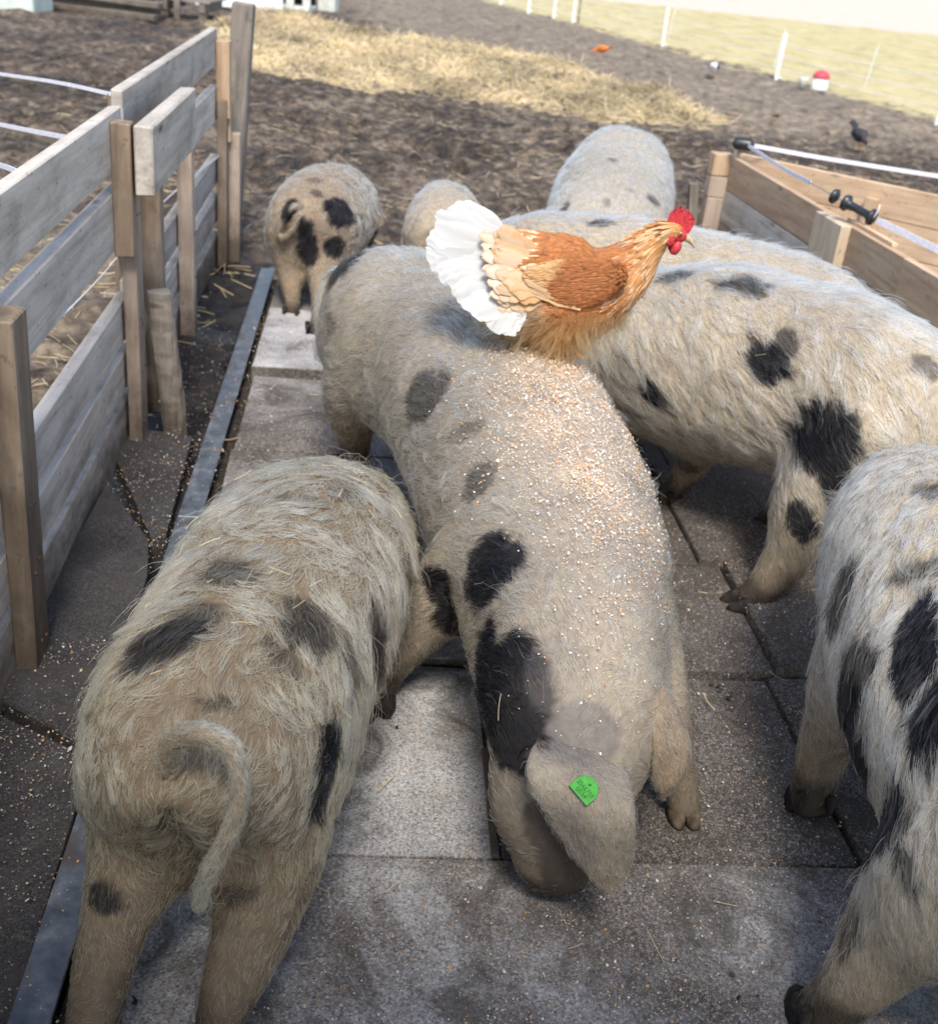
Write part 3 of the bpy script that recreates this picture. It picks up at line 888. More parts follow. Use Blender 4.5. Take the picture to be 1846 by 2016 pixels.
box('bottom', (-3.3, 17.75, 0.03), ((1, -.05, 0), (0, 1, 0)), (0.62, 0.5, 0.06), M['pale_box'], cr, 0.006)
for dx in (-0.255, 0.02, 0.255):
    box('block', (-3.3 + dx, 17.52, 0.15), ((1, -.05, 0), UP), (0.11 if dx else 0.2, 0.18, 0.05), M['pale_box'], cr, 0.004)
box('back', (-3.3, 17.98, 0.15), ((1, -.05, 0), UP), (0.6, 0.18, 0.03), M['dark_gap'], cr, 0.004)
o = box('grey_block', (-2.86, 18.3, 0.09), ((1, -.05, 0), UP), (0.26, 0.22, 0.3), M['pale_box'], None, 0.01)
tag(o, 'small grey block to the right of the pale crate', 'block')
for i, (x, y, s, a) in enumerate([(1.95, 10.75, .13, .3), (2.45, 11.25, .1, 1.2), (3.25, 10.9, .22, -.3), (3.08, 10.35, .12, .2)]):
    o = box('wood_chip', (x, y, ground_height(np.array([x]), np.array([y]))[0] + .012), ((math.cos(a), math.sin(a), .02), (0, 1, 0)), (s, .055, .02), M['wood_pine'], None, .004, .006)
    tag(o, ['pale wood chip on the dry mud left of the dark hen', 'smaller yellowish wood chip on the mud above the dark hen', 'long flat pale wood scrap on the mud right of the dark hen', 'small wood scrap just right of the dark hen at its feet'][i], 'wood chip', 'wood scraps on the far mud')

# ------------------------------------------------------------------ straw bed
front = np.array([(-3.4, 12.5), (-2.6, 10.6), (-1.9, 10.0), (-.45, 9.75), (.38, 9.6), (1.1, 9.75), (1.8, 10.0)])
back = np.array([(-3.8, 17.2), (-2.9, 15.9), (-2.0, 15.0), (-.2, 13.4), (.65, 12.2), (1.25, 11.0), (1.95, 10.25)])
nu, nv = 150, 70
fr, bk = catmull(front, nu), catmull(back, nu)
U, Vv = np.meshgrid(np.linspace(0, 1, nu), np.linspace(0, 1, nv), indexing='ij')
SX = fr[:, 0:1] * (1 - Vv) + bk[:, 0:1] * Vv
SY = fr[:, 1:2] * (1 - Vv) + bk[:, 1:2] * Vv
SP = np.stack([SX.ravel(), SY.ravel(), np.zeros(nu * nv)], 1)
edge = np.minimum.reduce([U * 7, (1 - U) * 7, Vv * 5, (1 - Vv) * 9]).ravel()
edge = np.clip(edge + 0.25 * wn1(SP, 0.8, 5), -0.3, 1)
hgt = -0.04 + np.clip(edge, -0.3, 1) * (0.11 + 0.075 * wn1(SP, 0.45, 6) + 0.045 * np.abs(wn1(SP, 1.3, 7)) + 0.02 * wn1(SP, 3.1, 8)) * (0.6 + 0.7 * Vv.ravel())
SP[:, 2] = hgt
ii = np.arange(nu * nv).reshape(nu, nv)
sf = np.stack([ii[:-1, :-1], ii[1:, :-1], ii[1:, 1:], ii[:-1, 1:]], -1).reshape(-1, 4)
sme = mesh_from('straw_bed', SP, sf, True)
def straw_cols(P, n, r):
    base_c = np.array([0.58, 0.465, 0.285])
    k = np.clip(0.75 + 0.3 * wn1(P, 0.9, 9) + r.normal(0, 0.14, n), 0.3, 1.25)
    c = base_c * k[:, None]
    c[:, 2] *= r.uniform(0.8, 1.15, n)
    return np.clip(c, 0.03, 0.75)
set_col(sme, straw_cols(SP, len(SP), rng) * 0.8)
sb = link('straw_bed', sme, None, M['straw'])
tag(sb, 'long bed of golden straw spread across the mud behind the pigs', 'straw', None, 'stuff')

def straw_strands(name, P, seed, parent=None, lmin=.06, lmax=.2, rad=.002, lift=.3, mat='straw'):
    r = np.random.default_rng(seed)
    n = len(P)
    az = r.uniform(0, 6.283, n)
    el = r.normal(0.05, lift, n)
    d = np.stack([np.cos(az) * np.cos(el), np.sin(az) * np.cos(el), np.sin(el)], 1)
    L = r.uniform(lmin, lmax, n)
    bend = r.normal(0, 0.18, (n, 3))
    t = np.array([-0.5, 0.0, 0.5])
    pts = P[:, None, :] + d[:, None, :] * (t[None, :, None] * L[:, None, None]) + bend[:, None, :] * ((t ** 2)[None, :, None] * L[:, None, None])
    rr = np.full((n, 3), rad) * r.uniform(0.6, 1.3, n)[:, None]
    return hair_object(name, pts, rr, straw_cols(P, n, r), M[mat], parent)
Pb, _ = sample_surface(sme, 14000, 11)
ok = Pb[:, 2] > -0.02
Pb = Pb[ok]; Pb[:, 2] += 0.012
straw_strands('stems', Pb, 5, sb, .08, .28, .0035, .35)
# loose stems on the mud behind the fence and in the yard
n = 2600
lx = np.concatenate([rng.uniform(-3.2, -0.95, n // 2), rng.uniform(-3, 3, n - n // 2)])
ly = np.concatenate([rng.uniform(1.2, 4.5, n // 2), rng.uniform(4.6, 10, n - n // 2)])
Pl = np.stack([lx, ly, ground_height(lx, ly) + 0.01], 1)
ls = straw_strands('loose_straw', Pl, 6, None, .03, .14, .0016, .15)
tag(ls, 'loose straw stems scattered over the mud', 'straw', None, 'stuff')

# ------------------------------------------------------------------ pigs
# dark patches: centre, long axis, half length, half width, strength (world metres)
SPOTS = {}
#SPOTS_BEGIN
SPOTS['A'] = [[[-0.3038, 1.2511, 0.4892], [0.973, 0.156, 0.168], 0.0408, 0.0336, 0.8], [[-0.3156, 1.2728, 0.4843], [0.929, 0.195, 0.315], 0.0232, 0.0275, 0.6], [[-0.3411, 1.0977, 0.4807], [0.889, 0.304, 0.343], 0.0577, 0.0414, 0.95], [[-0.3154, 1.1469, 0.488], [0.946, 0.271, 0.175], 0.036, 0.0332, 0.7], [[-0.1797, 1.1892, 0.4597], [0.692, -0.372, -0.619], 0.0396, 0.0494, 0.9], [[-0.1987, 1.2153, 0.4709], [0.872, -0.314, -0.375], 0.0267, 0.0246, 0.7], [[-0.2467, 1.4773, 0.4898], [0.997, 0.072, -0.041], 0.0454, 0.0204, 0.4], [[-0.1905, 1.5556, 0.4751], [0.96, -0.115, -0.254], 0.0232, 0.0409, 0.45], [[-0.1989, 1.1174, 0.4605], [0.64, -0.569, -0.516], 0.0368, 0.0202, 0.65], [[-0.1373, 1.0646, 0.3398], [-0.141, -0.451, -0.881], 0.0697, 0.0263, 1], [[-0.1297, 1.2079, 0.3957], [0.275, -0.479, -0.834], 0.0405, 0.0224, 0.9], [[-0.1068, 1.3168, 0.3615], [0.137, -0.493, -0.859], 0.0682, 0.029, 0.95], [[-0.254, 1.0209, 0.4615], [0.955, 0.238, -0.178], 0.0274, 0.009, 0.7], [[-0.2866, 0.973, 0.4384], [-0.362, -0.734, -0.574], 0.036, 0.0078, 0.75], [[-0.3788, 0.9727, 0.1966], [0.894, -0.368, -0.255], 0.0276, 0.0168, 0.95], [[-0.2271, 0.9802, 0.215], [0.928, -0.16, 0.336], 0.0344, 0.0133, 0.6], [[-0.298, 0.9556, 0.3409], [-0.44, -0.083, -0.894], 0.0613, 0.0083, 0.6], [[-0.0843, 1.5084, 0.3584], [0.198, -0.496, -0.846], 0.0333, 0.0282, 0.8]]
SPOTS['B'] = [[[-0.1117, 2.0469, 0.4482], [-0.228, -0.526, -0.819], 0.0575, 0.0749, 0.8], [[-0.1206, 2.0383, 0.4191], [-0.113, -0.472, -0.875], 0.0342, 0.0565, 0.7], [[-0.025, 1.8597, 0.4649], [0.756, -0.177, 0.63], 0.0424, 0.0213, 0.55], [[0.0064, 1.7195, 0.4353], [-0.239, -0.792, -0.561], 0.0468, 0.0344, 0.75], [[0.0343, 1.5118, 0.3846], [-0.235, -0.666, -0.708], 0.0699, 0.0651, 1], [[-0.0391, 1.6235, 0.2772], [0.531, -0.629, -0.569], 0.0496, 0.0314, 1], [[0.001, 1.5886, 0.2297], [0.35, -0.414, -0.84], 0.0587, 0.0502, 1], [[0.0699, 1.2869, 0.3201], [0.12, -0.757, -0.642], 0.0948, 0.0777, 1], [[0.0427, 1.3814, 0.311], [-0.013, -0.669, -0.743], 0.0671, 0.047, 1], [[0.0849, 1.2422, 0.2871], [0.614, -0.788, 0.03], 0.0813, 0.0418, 1], [[0.0529, 1.3506, 0.2338], [0.445, -0.394, -0.804], 0.0527, 0.0543, 1], [[0.1126, 1.2325, 0.3154], [0.644, -0.714, -0.276], 0.0477, 0.0379, 1], [[0.1053, 1.2671, 0.3476], [0.662, -0.736, -0.143], 0.0467, 0.0343, 1], [[-0.3575, 2.6235, 0.5228], [-0.577, -0.412, -0.705], 0.0598, 0.0719, 0.95], [[-0.3612, 2.5069, 0.4171], [0.141, -0.429, -0.892], 0.0291, 0.0265, 0.5], [[0.12, 1.9323, 0.5237], [0.958, -0.222, -0.183], 0.0353, 0.0289, 0.45], [[0.2867, 1.7422, 0.4415], [0.781, 0.121, -0.612], 0.0472, 0.0267, 0.3]]
SPOTS['B_grey'] = [[[0.1824, 1.2221, 0.3243], [0.994, 0.095, 0.05], 0.0505, 0.042, 0.85], [[0.1528, 1.1984, 0.2885], [0.974, -0.127, 0.187], 0.041, 0.0335, 0.9], [[0.1877, 1.1769, 0.2253], [0.038, -0.081, -0.996], 0.0802, 0.0613, 0.55], [[0.2183, 1.5574, 0.4487], [0.569, -0.785, -0.244], 0.1393, 0.0384, 0.35], [[0.1365, 1.2816, 0.3747], [0.973, -0.042, 0.229], 0.0417, 0.0628, 0.3]]
SPOTS['B_dark'] = [[[0.1964, 1.1809, 0.1138], [0.434, 0.35, -0.83], 0.0769, 0.0488, 0.95], [[0.1484, 1.1731, 0.1878], [0.642, -0.123, -0.757], 0.0491, 0.0326, 0.85]]
SPOTS['C'] = [[[0.3006, 2.5852, 0.5445], [-0.202, -0.829, -0.522], 0.0545, 0.0435, 1], [[0.4106, 2.5764, 0.5946], [0.945, -0.04, 0.325], 0.0511, 0.0235, 0.85], [[0.5375, 2.4645, 0.6218], [0.975, -0.206, 0.088], 0.0605, 0.0266, 0.9], [[0.5566, 2.4377, 0.6145], [0.86, -0.501, -0.096], 0.037, 0.0194, 0.8], [[0.6189, 2.3094, 0.5549], [0.421, -0.775, -0.472], 0.0364, 0.0237, 0.85], [[0.5889, 2.297, 0.5056], [0.546, -0.473, -0.692], 0.0513, 0.0372, 1], [[0.3832, 2.4149, 0.3688], [0.711, -0.471, -0.522], 0.0375, 0.027, 1], [[0.6965, 2.1646, 0.4009], [0.119, -0.629, -0.768], 0.087, 0.08, 1], [[0.737, 2.1183, 0.3245], [0.511, -0.085, -0.855], 0.0816, 0.0367, 1], [[0.7612, 2.1235, 0.2728], [-0.028, 0.195, -0.98], 0.0534, 0.0263, 1], [[0.6839, 2.1182, 0.2308], [0.599, -0.332, -0.729], 0.0503, 0.0301, 1], [[0.2464, 2.5677, 0.4833], [0.697, -0.702, 0.149], 0.0733, 0.0211, 0.8], [[0.8778, 2.2031, 0.5637], [0.654, -0.632, -0.415], 0.0376, 0.0257, 0.7], [[0.5044, 2.5418, 0.1494], [0.776, -0.484, -0.406], 0.0725, 0.0208, 0.7]]
SPOTS['D'] = [[[0.6936, 1.5883, 0.5642], [0.908, -0.024, 0.418], 0.0305, 0.025, 0.85], [[0.6323, 1.4058, 0.5191], [0.728, -0.315, 0.609], 0.052, 0.0219, 0.8], [[0.5932, 1.2682, 0.479], [-0.186, -0.907, -0.378], 0.0906, 0.0385, 1], [[0.5608, 1.3433, 0.395], [-0.101, -0.452, -0.887], 0.0282, 0.08, 0.95], [[0.5593, 1.3311, 0.3254], [0.07, -0.451, -0.89], 0.0573, 0.0572, 1], [[0.566, 1.2677, 0.2963], [0.247, -0.455, -0.856], 0.0464, 0.0603, 1], [[0.5789, 1.1334, 0.4611], [-0.317, -0.682, -0.659], 0.0778, 0.0398, 1], [[0.5638, 1.1203, 0.4234], [-0.152, -0.622, -0.768], 0.0354, 0.0212, 0.9], [[0.5535, 1.1079, 0.2975], [0.098, 0.321, -0.942], 0.1011, 0.0381, 1], [[0.5501, 1.035, 0.3243], [0.198, -0.909, -0.367], 0.0497, 0.0152, 0.85], [[0.5712, 1.5067, 0.4046], [-0.18, -0.455, -0.872], 0.0667, 0.0359, 0.95], [[0.5281, 1.0616, 0.1846], [-0.15, -0.486, -0.861], 0.0395, 0.0208, 0.7]]
SPOTS['F'] = [[[0.5876, 5.2837, 0.5354], [0.946, -0.147, -0.29], 0.0583, 0.0623, 0.7], [[0.412, 4.638, 0.5022], [0.99, 0.045, 0.131], 0.0199, 0.0306, 0.6], [[0.228, 4.2954, 0.3579], [-0.234, -0.613, -0.754], 0.041, 0.0304, 0.8], [[0.562, 4.3619, 0.4167], [0.85, 0.277, -0.448], 0.0279, 0.0243, 0.8], [[0.3817, 4.2504, 0.4151], [0.118, -0.913, -0.39], 0.0338, 0.0149, 0.4], [[0.4689, 4.3544, 0.4459], [0.977, 0.135, -0.166], 0.0177, 0.0153, 0.35]]
SPOTS['G'] = [[[-0.5301, 3.8313, 0.3684], [0.324, -0.346, -0.88], 0.0619, 0.0676, 1], [[-0.6341, 3.7689, 0.2732], [0.007, 0.163, -0.987], 0.0945, 0.0339, 1], [[-0.6188, 3.7766, 0.2352], [0.108, 0.157, -0.982], 0.063, 0.0273, 1], [[-0.54, 3.7912, 0.2624], [0.831, 0.383, 0.403], 0.0417, 0.0373, 1], [[-0.6926, 3.7675, 0.3816], [-0.285, -0.573, -0.768], 0.0475, 0.0262, 1], [[-0.6122, 3.8308, 0.4236], [0.97, 0.16, -0.182], 0.023, 0.0215, 0.7], [[-0.6352, 3.9109, 0.451], [0.998, 0.068, 0.006], 0.0275, 0.0214, 0.5], [[-0.5249, 3.9941, 0.4211], [0.712, -0.174, -0.68], 0.0226, 0.023, 0.4], [[-0.5006, 3.8523, 0.3329], [0.548, 0.752, -0.368], 0.0314, 0.012, 0.5], [[-0.4639, 4.2498, 0.1907], [-0.408, -0.392, -0.825], 0.0352, 0.0527, 0.9]]
SPOTS['H'] = [[[-0.165, 4.4179, 0.3728], [0.974, -0.109, -0.201], 0.0232, 0.0209, 0.4]]
SPOTS['E'] = [[[0.2741, 3.1096, 0.5817], [0.994, 0.047, 0.102], 0.0411, 0.0215, 0.9]]
#SPOTS_END

class Pig:
    """st rows: x, y, z(centre), half width, height above centre, depth below centre; tail to snout"""
    def __init__(s, st, legs, ears=(), foot_dir={}, voxel=0.011, fold=0.007):
        s.st = np.asarray(st, float)
        s.head = np.zeros((len(s.st), 3))
        P = s.st[:, :3]
        T = np.gradient(P, axis=0)
        hz = T[:, :2].copy()
        full = np.linalg.norm(T, axis=1)
        last = None
        for i in range(len(hz)):
            if np.linalg.norm(hz[i]) > 0.45 * full[i]: last = hz[i] / np.linalg.norm(hz[i])
            elif last is not None: hz[i] = last
            hz[i] = hz[i] / np.linalg.norm(hz[i])
        rows = np.hstack([s.st, hz])
        R = catmull(rows, 44)
        bm = bmesh.new()
        T = np.gradient(R[:, :3], axis=0); T /= np.linalg.norm(T, axis=1)[:, None]
        ang = np.linspace(0, 2 * np.pi, 28, endpoint=False)
        rings = []
        s.T, s.C = T, R[:, :3]
        for r, t in zip(R, T):
            h = r[6:8] / np.linalg.norm(r[6:8])
            side = np.array([h[1], -h[0], 0.0])
            side -= side.dot(t) * t; side /= np.linalg.norm(side)
            w = np.cross(side, t)
            ca, sa = np.cos(ang), np.sin(ang)
            ex = 0.90
            xx = np.sign(ca) * np.abs(ca) ** ex * r[3]
            yy = np.sign(sa) * np.abs(sa) ** ex * np.where(sa > 0, r[4], r[5])
            rings.append(r[:3] + xx[:, None] * side + yy[:, None] * w)
        loft(bm, rings)
        s.legs = [np.asarray(l, float) for l in legs]
        s.feet = []
        for li, l in enumerate(s.legs):
            tube(bm, l, 14, 12)
            # cloven foot: two toes and two dew claws
            d = np.array([T[len(T) // 2][0], T[len(T) // 2][1], 0.0]); d /= np.linalg.norm(d)
            if li in foot_dir: d = np.array([*foot_dir[li], 0.0]); d /= np.linalg.norm(d)
            sd = np.array([d[1], -d[0], 0.0])
            f = l[-1]
            rr = f[3]
            s.feet.append((f, d, sd, rr))
        for e in ears: ellipsoid(bm, *e)
        s.me = remesh(bm_mesh(bm, 'body'), voxel, 14)
        V, Nn = coords(s.me), normals(s.me)
        dd = fold * wn1(V, 2.3, 3) + 0.45 * fold * wn1(V, 7.0, 4)
        s.me.vertices.foreach_set('co', (V + Nn * dd[:, None]).astype(np.float32).ravel())
        s.me.update()

    def flow(s, P, N):
        """unit direction the coat lies in: towards the tail and down"""
        kd = np.empty(len(P), int)
        for a in range(0, len(P), 20000):
            D = ((P[a:a + 20000, None, :] - s.C[None]) ** 2).sum(2)
            kd[a:a + 20000] = D.argmin(1)
        f = -s.T[kd]
        side = P - s.C[kd]
        f = f + 0.35 * side / (np.linalg.norm(side, axis=1)[:, None] + 1e-6) * np.array([1, 1, 0])
        f[:, 2] -= 0.55 + 0.9 * np.clip((0.22 - P[:, 2]) / 0.12, 0, 1)
        f -= (f * N).sum(1)[:, None] * N
        return f / (np.linalg.norm(f, axis=1)[:, None] + 1e-9)

def smooth01(x): 
    x = np.clip(x, 0, 1)
    return x * x * (3 - 2 * x)

def patch(P, spots, jitter=0.3, freq=9.0):
    w = np.zeros(len(P))
    nz = wn1(P, freq, 12) * 0.5 + wn1(P, freq * 2.2, 15) * 0.35 + wn1(P, freq * 5, 17) * 0.3
    for c, e, r1, r2, k in spots:
        d = P - np.array(c)
        e = np.array(e)
        u = d @ e
        v = np.linalg.norm(d - u[:, None] * e, axis=1)
        s = np.sqrt((u / r1) ** 2 + (v / r2) ** 2) + jitter * nz
        w = np.maximum(w, k * smooth01((1.1 - s) / 0.2))
    return w

path = catmull(np.array([(.035, 2.34, .05), (.115, 2.13, .09), (.150, 1.93, .115), (.185, 1.72, .105), (.205, 1.56, .075), (.205, 1.40, .06), (.185, 1.27, .06)]), 60)
dens = np.interp(np.linspace(0, 1, 60), [0, .1, .3, .55, .68, .8, 1], [.1, .6, 1.0, .85, .5, .2, .06])
def on_back(P, N):
    d = np.full(len(P), 1e9); w = np.zeros(len(P))
    for (x_, y_, s_), k in zip(path, dens):
        q = ((P[:, 0] - x_) ** 2 + (P[:, 1] - y_) ** 2) / s_ ** 2
        w = np.maximum(w, k * np.exp(-q * 1.1))
    return w * smooth01((N[:, 2] - .30) / .35) * (0.55 + .45 * np.clip(wn1(P, 6, 9) + .6, 0, 1.6))

def pig_colours(P, key, hair, tone, seed=0):
    """hair or skin colour at points P"""
    r = np.random.default_rng(seed)
    n = len(P)
    big = wn1(P, 1.6, 20 + seed % 5)
    if hair:
        base = np.array(tone[0])[None] * (1 - 0.35 * smooth01(big * 0.5 + 0.5)[:, None]) + np.array(tone[1])[None] * (0.35 * smooth01(big * 0.5 + 0.5)[:, None])
        k = np.clip(r.normal(1.06, 0.24, n), 0.3, 1.6)
        k = np.where(r.random(n) < .22, k * .42, k)
        base = base * k[:, None]
        tan = smooth01((0.34 * ZS[key[0]] - P[:, 2]) / 0.26)[:, None] * 0.8
        base = base * (1 - tan) + np.array([0.34, 0.235, 0.125])[None] * k[:, None] * tan
        dark = np.array([0.005, 0.005, 0.006])
    else:
        base = np.array(tone[2])[None] * (1 + 0.15 * big[:, None])
        tan = smooth01((0.28 * ZS[key[0]] - P[:, 2]) / 0.22)[:, None] * 0.6
        base = base * (1 - tan) + np.array([0.15, 0.108, 0.070])[None] * tan
        dark = np.array([0.011, 0.011, 0.013])
    w = patch(P, SPOTS.get(key, []))[:, None]
    if hair: w = np.where(r.random(n)[:, None] < 0.03, w * 0.3, w)
    base = base * (1 - w) + dark * w
    gr = patch(P, SPOTS.get(key + '_grey', []), 0.15, 5.0)[:, None]
    base = base * (1 - gr) + np.array([0.165, 0.148, 0.135]) * gr
    dk = patch(P, SPOTS.get(key + '_dark', []), 0.15, 5.0)[:, None]
    base = base * (1 - dk) + np.array([0.065, 0.052, 0.043]) * dk
    if key == 'A' and hair:
        ru = smooth01((1.38 - P[:, 1]) / .35)[:, None] * .45
        base = base * (1 - ru) + base * np.array([.80, .70, .55]) * ru
    if key == 'B':
        du = on_back(P, np.tile([0, 0, 1.0], (n, 1)))[:, None] * .42
        base = base * (1 - du) + np.array([.66, .53, .43]) * du
    mud = (smooth01((0.115 + 0.03 * wn1(P, 9, 30) - P[:, 2]) / 0.06) * np.where((key[0] == 'B') & (P[:, 0] > .28), .25, .9))[:, None]
    base = base * (1 - mud) + np.array([0.045, 0.034, 0.026]) * mud
    return np.clip(base, 0.004, 0.9)

def bvh_of(me):
    V_ = coords(me)
    return BVHTree.FromPolygons([tuple(v) for v in V_], [tuple(p.vertices) for p in me.polygons])

def grow(P, N, F, cols, L, rad, lift=0.5, grav=0.3, curl=0.3, cfreq=10.0, clump=0.5, clump_n=14, seed=0, K=6, bvh=None, stray=0.035):
    """strands that lie along the surface: every step is brought back to a small height above the body"""
    r = np.random.default_rng(seed)
    n = len(P)
    ln = L * np.clip(r.normal(1, 0.28, n), 0.35, 1.7)
    hgt = ln * lift * np.clip(r.normal(1, 0.45, n), 0.15, 2.5) * 0.5
    wild = r.random(n) < stray
    hgt = np.where(wild, hgt * 2.6, hgt)
    p = P - N * 0.001
    pts = [p]
    rj = r.normal(0, 0.15, (n, 3))
    Nc, Fc = N.copy(), F.copy()
    prof = np.array([0.0, 0.45, 0.8, 1.0, 1.1, 1.25]) if K == 6 else np.linspace(0, 1.2, K)
    for k in range(K - 1):
        t = (k + 0.5) / (K - 1)
        d = Fc + rj
        if curl: d = d + wn3(p, cfreq, 2) * curl * (0.5 + t)
        d[:, 2] -= grav * t
        d -= (d * Nc).sum(1)[:, None] * Nc
        d /= np.linalg.norm(d, axis=1)[:, None] + 1e-9
        p = p + d * (ln / (K - 1))[:, None]
        h = hgt * prof[k + 1]
        if bvh is not None:
            loc = np.empty((n, 3)); nor = np.empty((n, 3))
            fn = bvh.find_nearest
            for i_, q_ in enumerate(p.tolist()):
                a_, b_, _, _ = fn(q_)
                loc[i_] = a_; nor[i_] = b_
            Nc = Nc * 0.3 + nor * 0.7
            Nc /= np.linalg.norm(Nc, axis=1)[:, None] + 1e-9
            p = loc + Nc * h[:, None]
        else:
            p = p + Nc * (h - hgt * prof[k])[:, None]
        Fc = d
        pts.append(p)
    pts = np.stack(pts, 1)
    if np.any(clump > 0) and n > 200:
        ng = max(20, n // clump_n)
        gi = r.choice(n, ng, replace=False)
        kd = KDTree(ng)
        for i, g in enumerate(gi): kd.insert(P[g], i)
        kd.balance()
        near = np.array([kd.find(q)[1] for q in P])
        G = pts[gi][near]
        tt = np.linspace(0, 1, K) ** 1.2
        cl = clump * np.clip(r.normal(1, 0.35, n), 0, 1.4)
        cl[wild] *= 0.2
        wgt = np.clip(cl[:, None] * tt[None], 0, 0.9)[:, :, None]
        pts = pts * (1 - wgt) + G * wgt
    taper = np.array([1.0, 1.0, 0.95, 0.85, 0.7, 0.35]) if K == 6 else np.linspace(1, 0.35, K)
    rads = rad * taper[None] * np.clip(r.normal(1, 0.2, n), 0.5, 1.6)[:, None]
    return pts, rads

def finish_pig(key, pig, label, tone, nh, L, rad=0.00027, lift=0.5, grav=0.3, curl=0.3, cfreq=10, clump=0.5, seed=0, bald=None, tail=None, name='pig'):
    c = pig.st[len(pig.st) // 2]
    root = empty(name, (c[0], c[1], 0), label, 'pig')
    set_col(pig.me, pig_colours(coords(pig.me), key, False, tone, seed))
    body = link('body', pig.me, root, M['skin'])
    n = int(nh * HAIR)
    if n:
        P, N = sample_surface(pig.me, n, seed + 50)
        keep = P[:, 2] > 0.045
        if bald is not None: keep &= np.random.default_rng(seed).random(n) > bald(P)
        P, N = P[keep], N[keep]
        F = pig.flow(P, N)
        low = np.clip((P[:, 2] + .06) / 0.42, 0.34, 1) * np.clip(.62 + .38 * (P - pig.C[3]) @ (pig.T[20]) / .18, .62, 1)
        cols = pig_colours(P, key, True, tone, seed + 1)
        pts, rads = grow(P, N, F, cols, L * low, rad, lift, grav, curl, cfreq, clump * np.clip((P[:, 2] - .08) / .22, .12, 1), seed=seed, bvh=bvh_of(pig.me), clump_n=22)
        cols = pig_colours(pts[:, 3], key, True, tone, seed + 1)
        o = hair_object('bristles', pts, rads, cols, M['bristle'], root)
        tag(o, None, None, None, 'stuff')
    for f, d, sd, rr in pig.feet:
        bm = bmesh.new()
        for k in (-1, 1):
            b = f[:3] + sd * k * rr * 0.50
            bm2 = bmesh.new()
            z0 = f[2] - 0.016
            prof_ = [(-.35, .50, .034), (.1, .60, .040), (.75, .55, .028), (1.25, .36, .016), (1.5, .12, .008)]
            a8 = np.linspace(0, np.pi, 9)
            rings_ = []
            for fx_, w_, h_ in prof_:
                c_ = b + d * fx_ * rr
                arc = [c_ + sd * (rr * w_ * math.cos(q_)) + np.array([0, 0, z0 - c_[2] + .001 + h_ * math.sin(q_) ** .8]) for q_ in a8]
                rings_.append(np.array(arc))
            loft(bm, rings_)
            b2 = f[:3] + sd * k * rr * 0.72 - d * rr * 0.78 + [0, 0, 0.034]
            tube(bm, [(*b2, rr * 0.30), (*(b2 - d * rr * 0.25 - [0, 0, 0.020]), rr * 0.17)], None, 7)
        link('hoof', bm_mesh(bm, 'hoof'), root, M['hoof_pale'] if (key == 'B' and f[0] > .35) else M['hoof'])
    if tail is not None:
        bm = bmesh.new(); tube(bm, tail['pts'], 40, 10)
        tme = bm_mesh(bm, 'tail')
        V = coords(tme)
        set_col(tme, pig_colours(V, key, False, tone, seed) * np.array(tail.get('tint', (1, 1, 1))))
        link('tail', tme, root, M['skin'])
        nt = int(tail['n'] * HAIR)
        if nt:
            P, N = sample_surface(tme, nt, seed + 60)
            line = catmull(np.asarray(tail['pts'])[:, :3], 40)
            TT = np.gradient(line, axis=0); TT /= np.linalg.norm(TT, axis=1)[:, None]
            F = TT[((P[:, None] - line[None]) ** 2).sum(2).argmin(1)]
            F = F - (F * N).sum(1)[:, None] * N * 0.8
            cols = pig_colours(P, key, True, tone, seed + 3) * np.array(tail.get('hair_tint', (1, 1, 1)))
            ti_ = ((P[:, None] - line[None]) ** 2).sum(2).argmin(1) / 39.0
            pts, rads = grow(P, N, F, cols, tail['L'] * (1 + 2.2 * smooth01((ti_ - .72) / .2)), rad, 0.3, 0.1, 0.1, 12, 0.3, seed=seed + 4, bvh=bvh_of(tme), stray=.03)
            tag(hair_object('tail_bristles', pts, rads, np.clip(cols, .004, .9), M['bristle'], root), None, None, None, 'stuff')
    return root

CREAM = ((0.64, 0.505, 0.305), (0.47, 0.335, 0.17), (0.155, 0.118, 0.078))
WHITE = ((0.88, 0.795, 0.61), (0.76, 0.63, 0.41), (0.35, 0.29, 0.21))
GREYISH = ((0.75, 0.635, 0.425), (0.62, 0.485, 0.28), (0.265, 0.225, 0.175))
PALE_GREY = ((0.80, 0.73, 0.57), (0.70, 0.60, 0.42), (0.38, 0.34, 0.275))
TANNISH = ((0.70, 0.57, 0.375), (0.54, 0.405, 0.225), (0.25, 0.19, 0.13))
ZS = {'A': 1, 'B': 1, 'C': 1.0, 'D': 1, 'E': 1.1, 'F': .9, 'G': .62, 'H': .5}

def auto_legs(st, i_h, i_f, z=0.0, sp=0.62, r=0.034):
    out = []
    st = np.asarray(st, float)
    for i, back in ((i_h, 1), (i_f, 0)):
        c = st[i]; t = st[i + 1][:2] - st[i - 1][:2]; t /= np.linalg.norm(t)
        s = np.array([t[1], -t[0]])
        for k in (-1, 1):
            q = c[:2] + s * k * c[3] * sp
            h = c[2]
            b = -t * 0.05 * back
            out.append([(*q, h * 0.95, c[3] * 0.5), (*(q + b * 0.6), h * 0.6, c[3] * 0.3), (*(q + b), h * 0.38, r * 1.25), (*(q + b * 0.4), 0.06 + z, r), (*q, 0.016 + z, r)])
    return out

pigs = {}
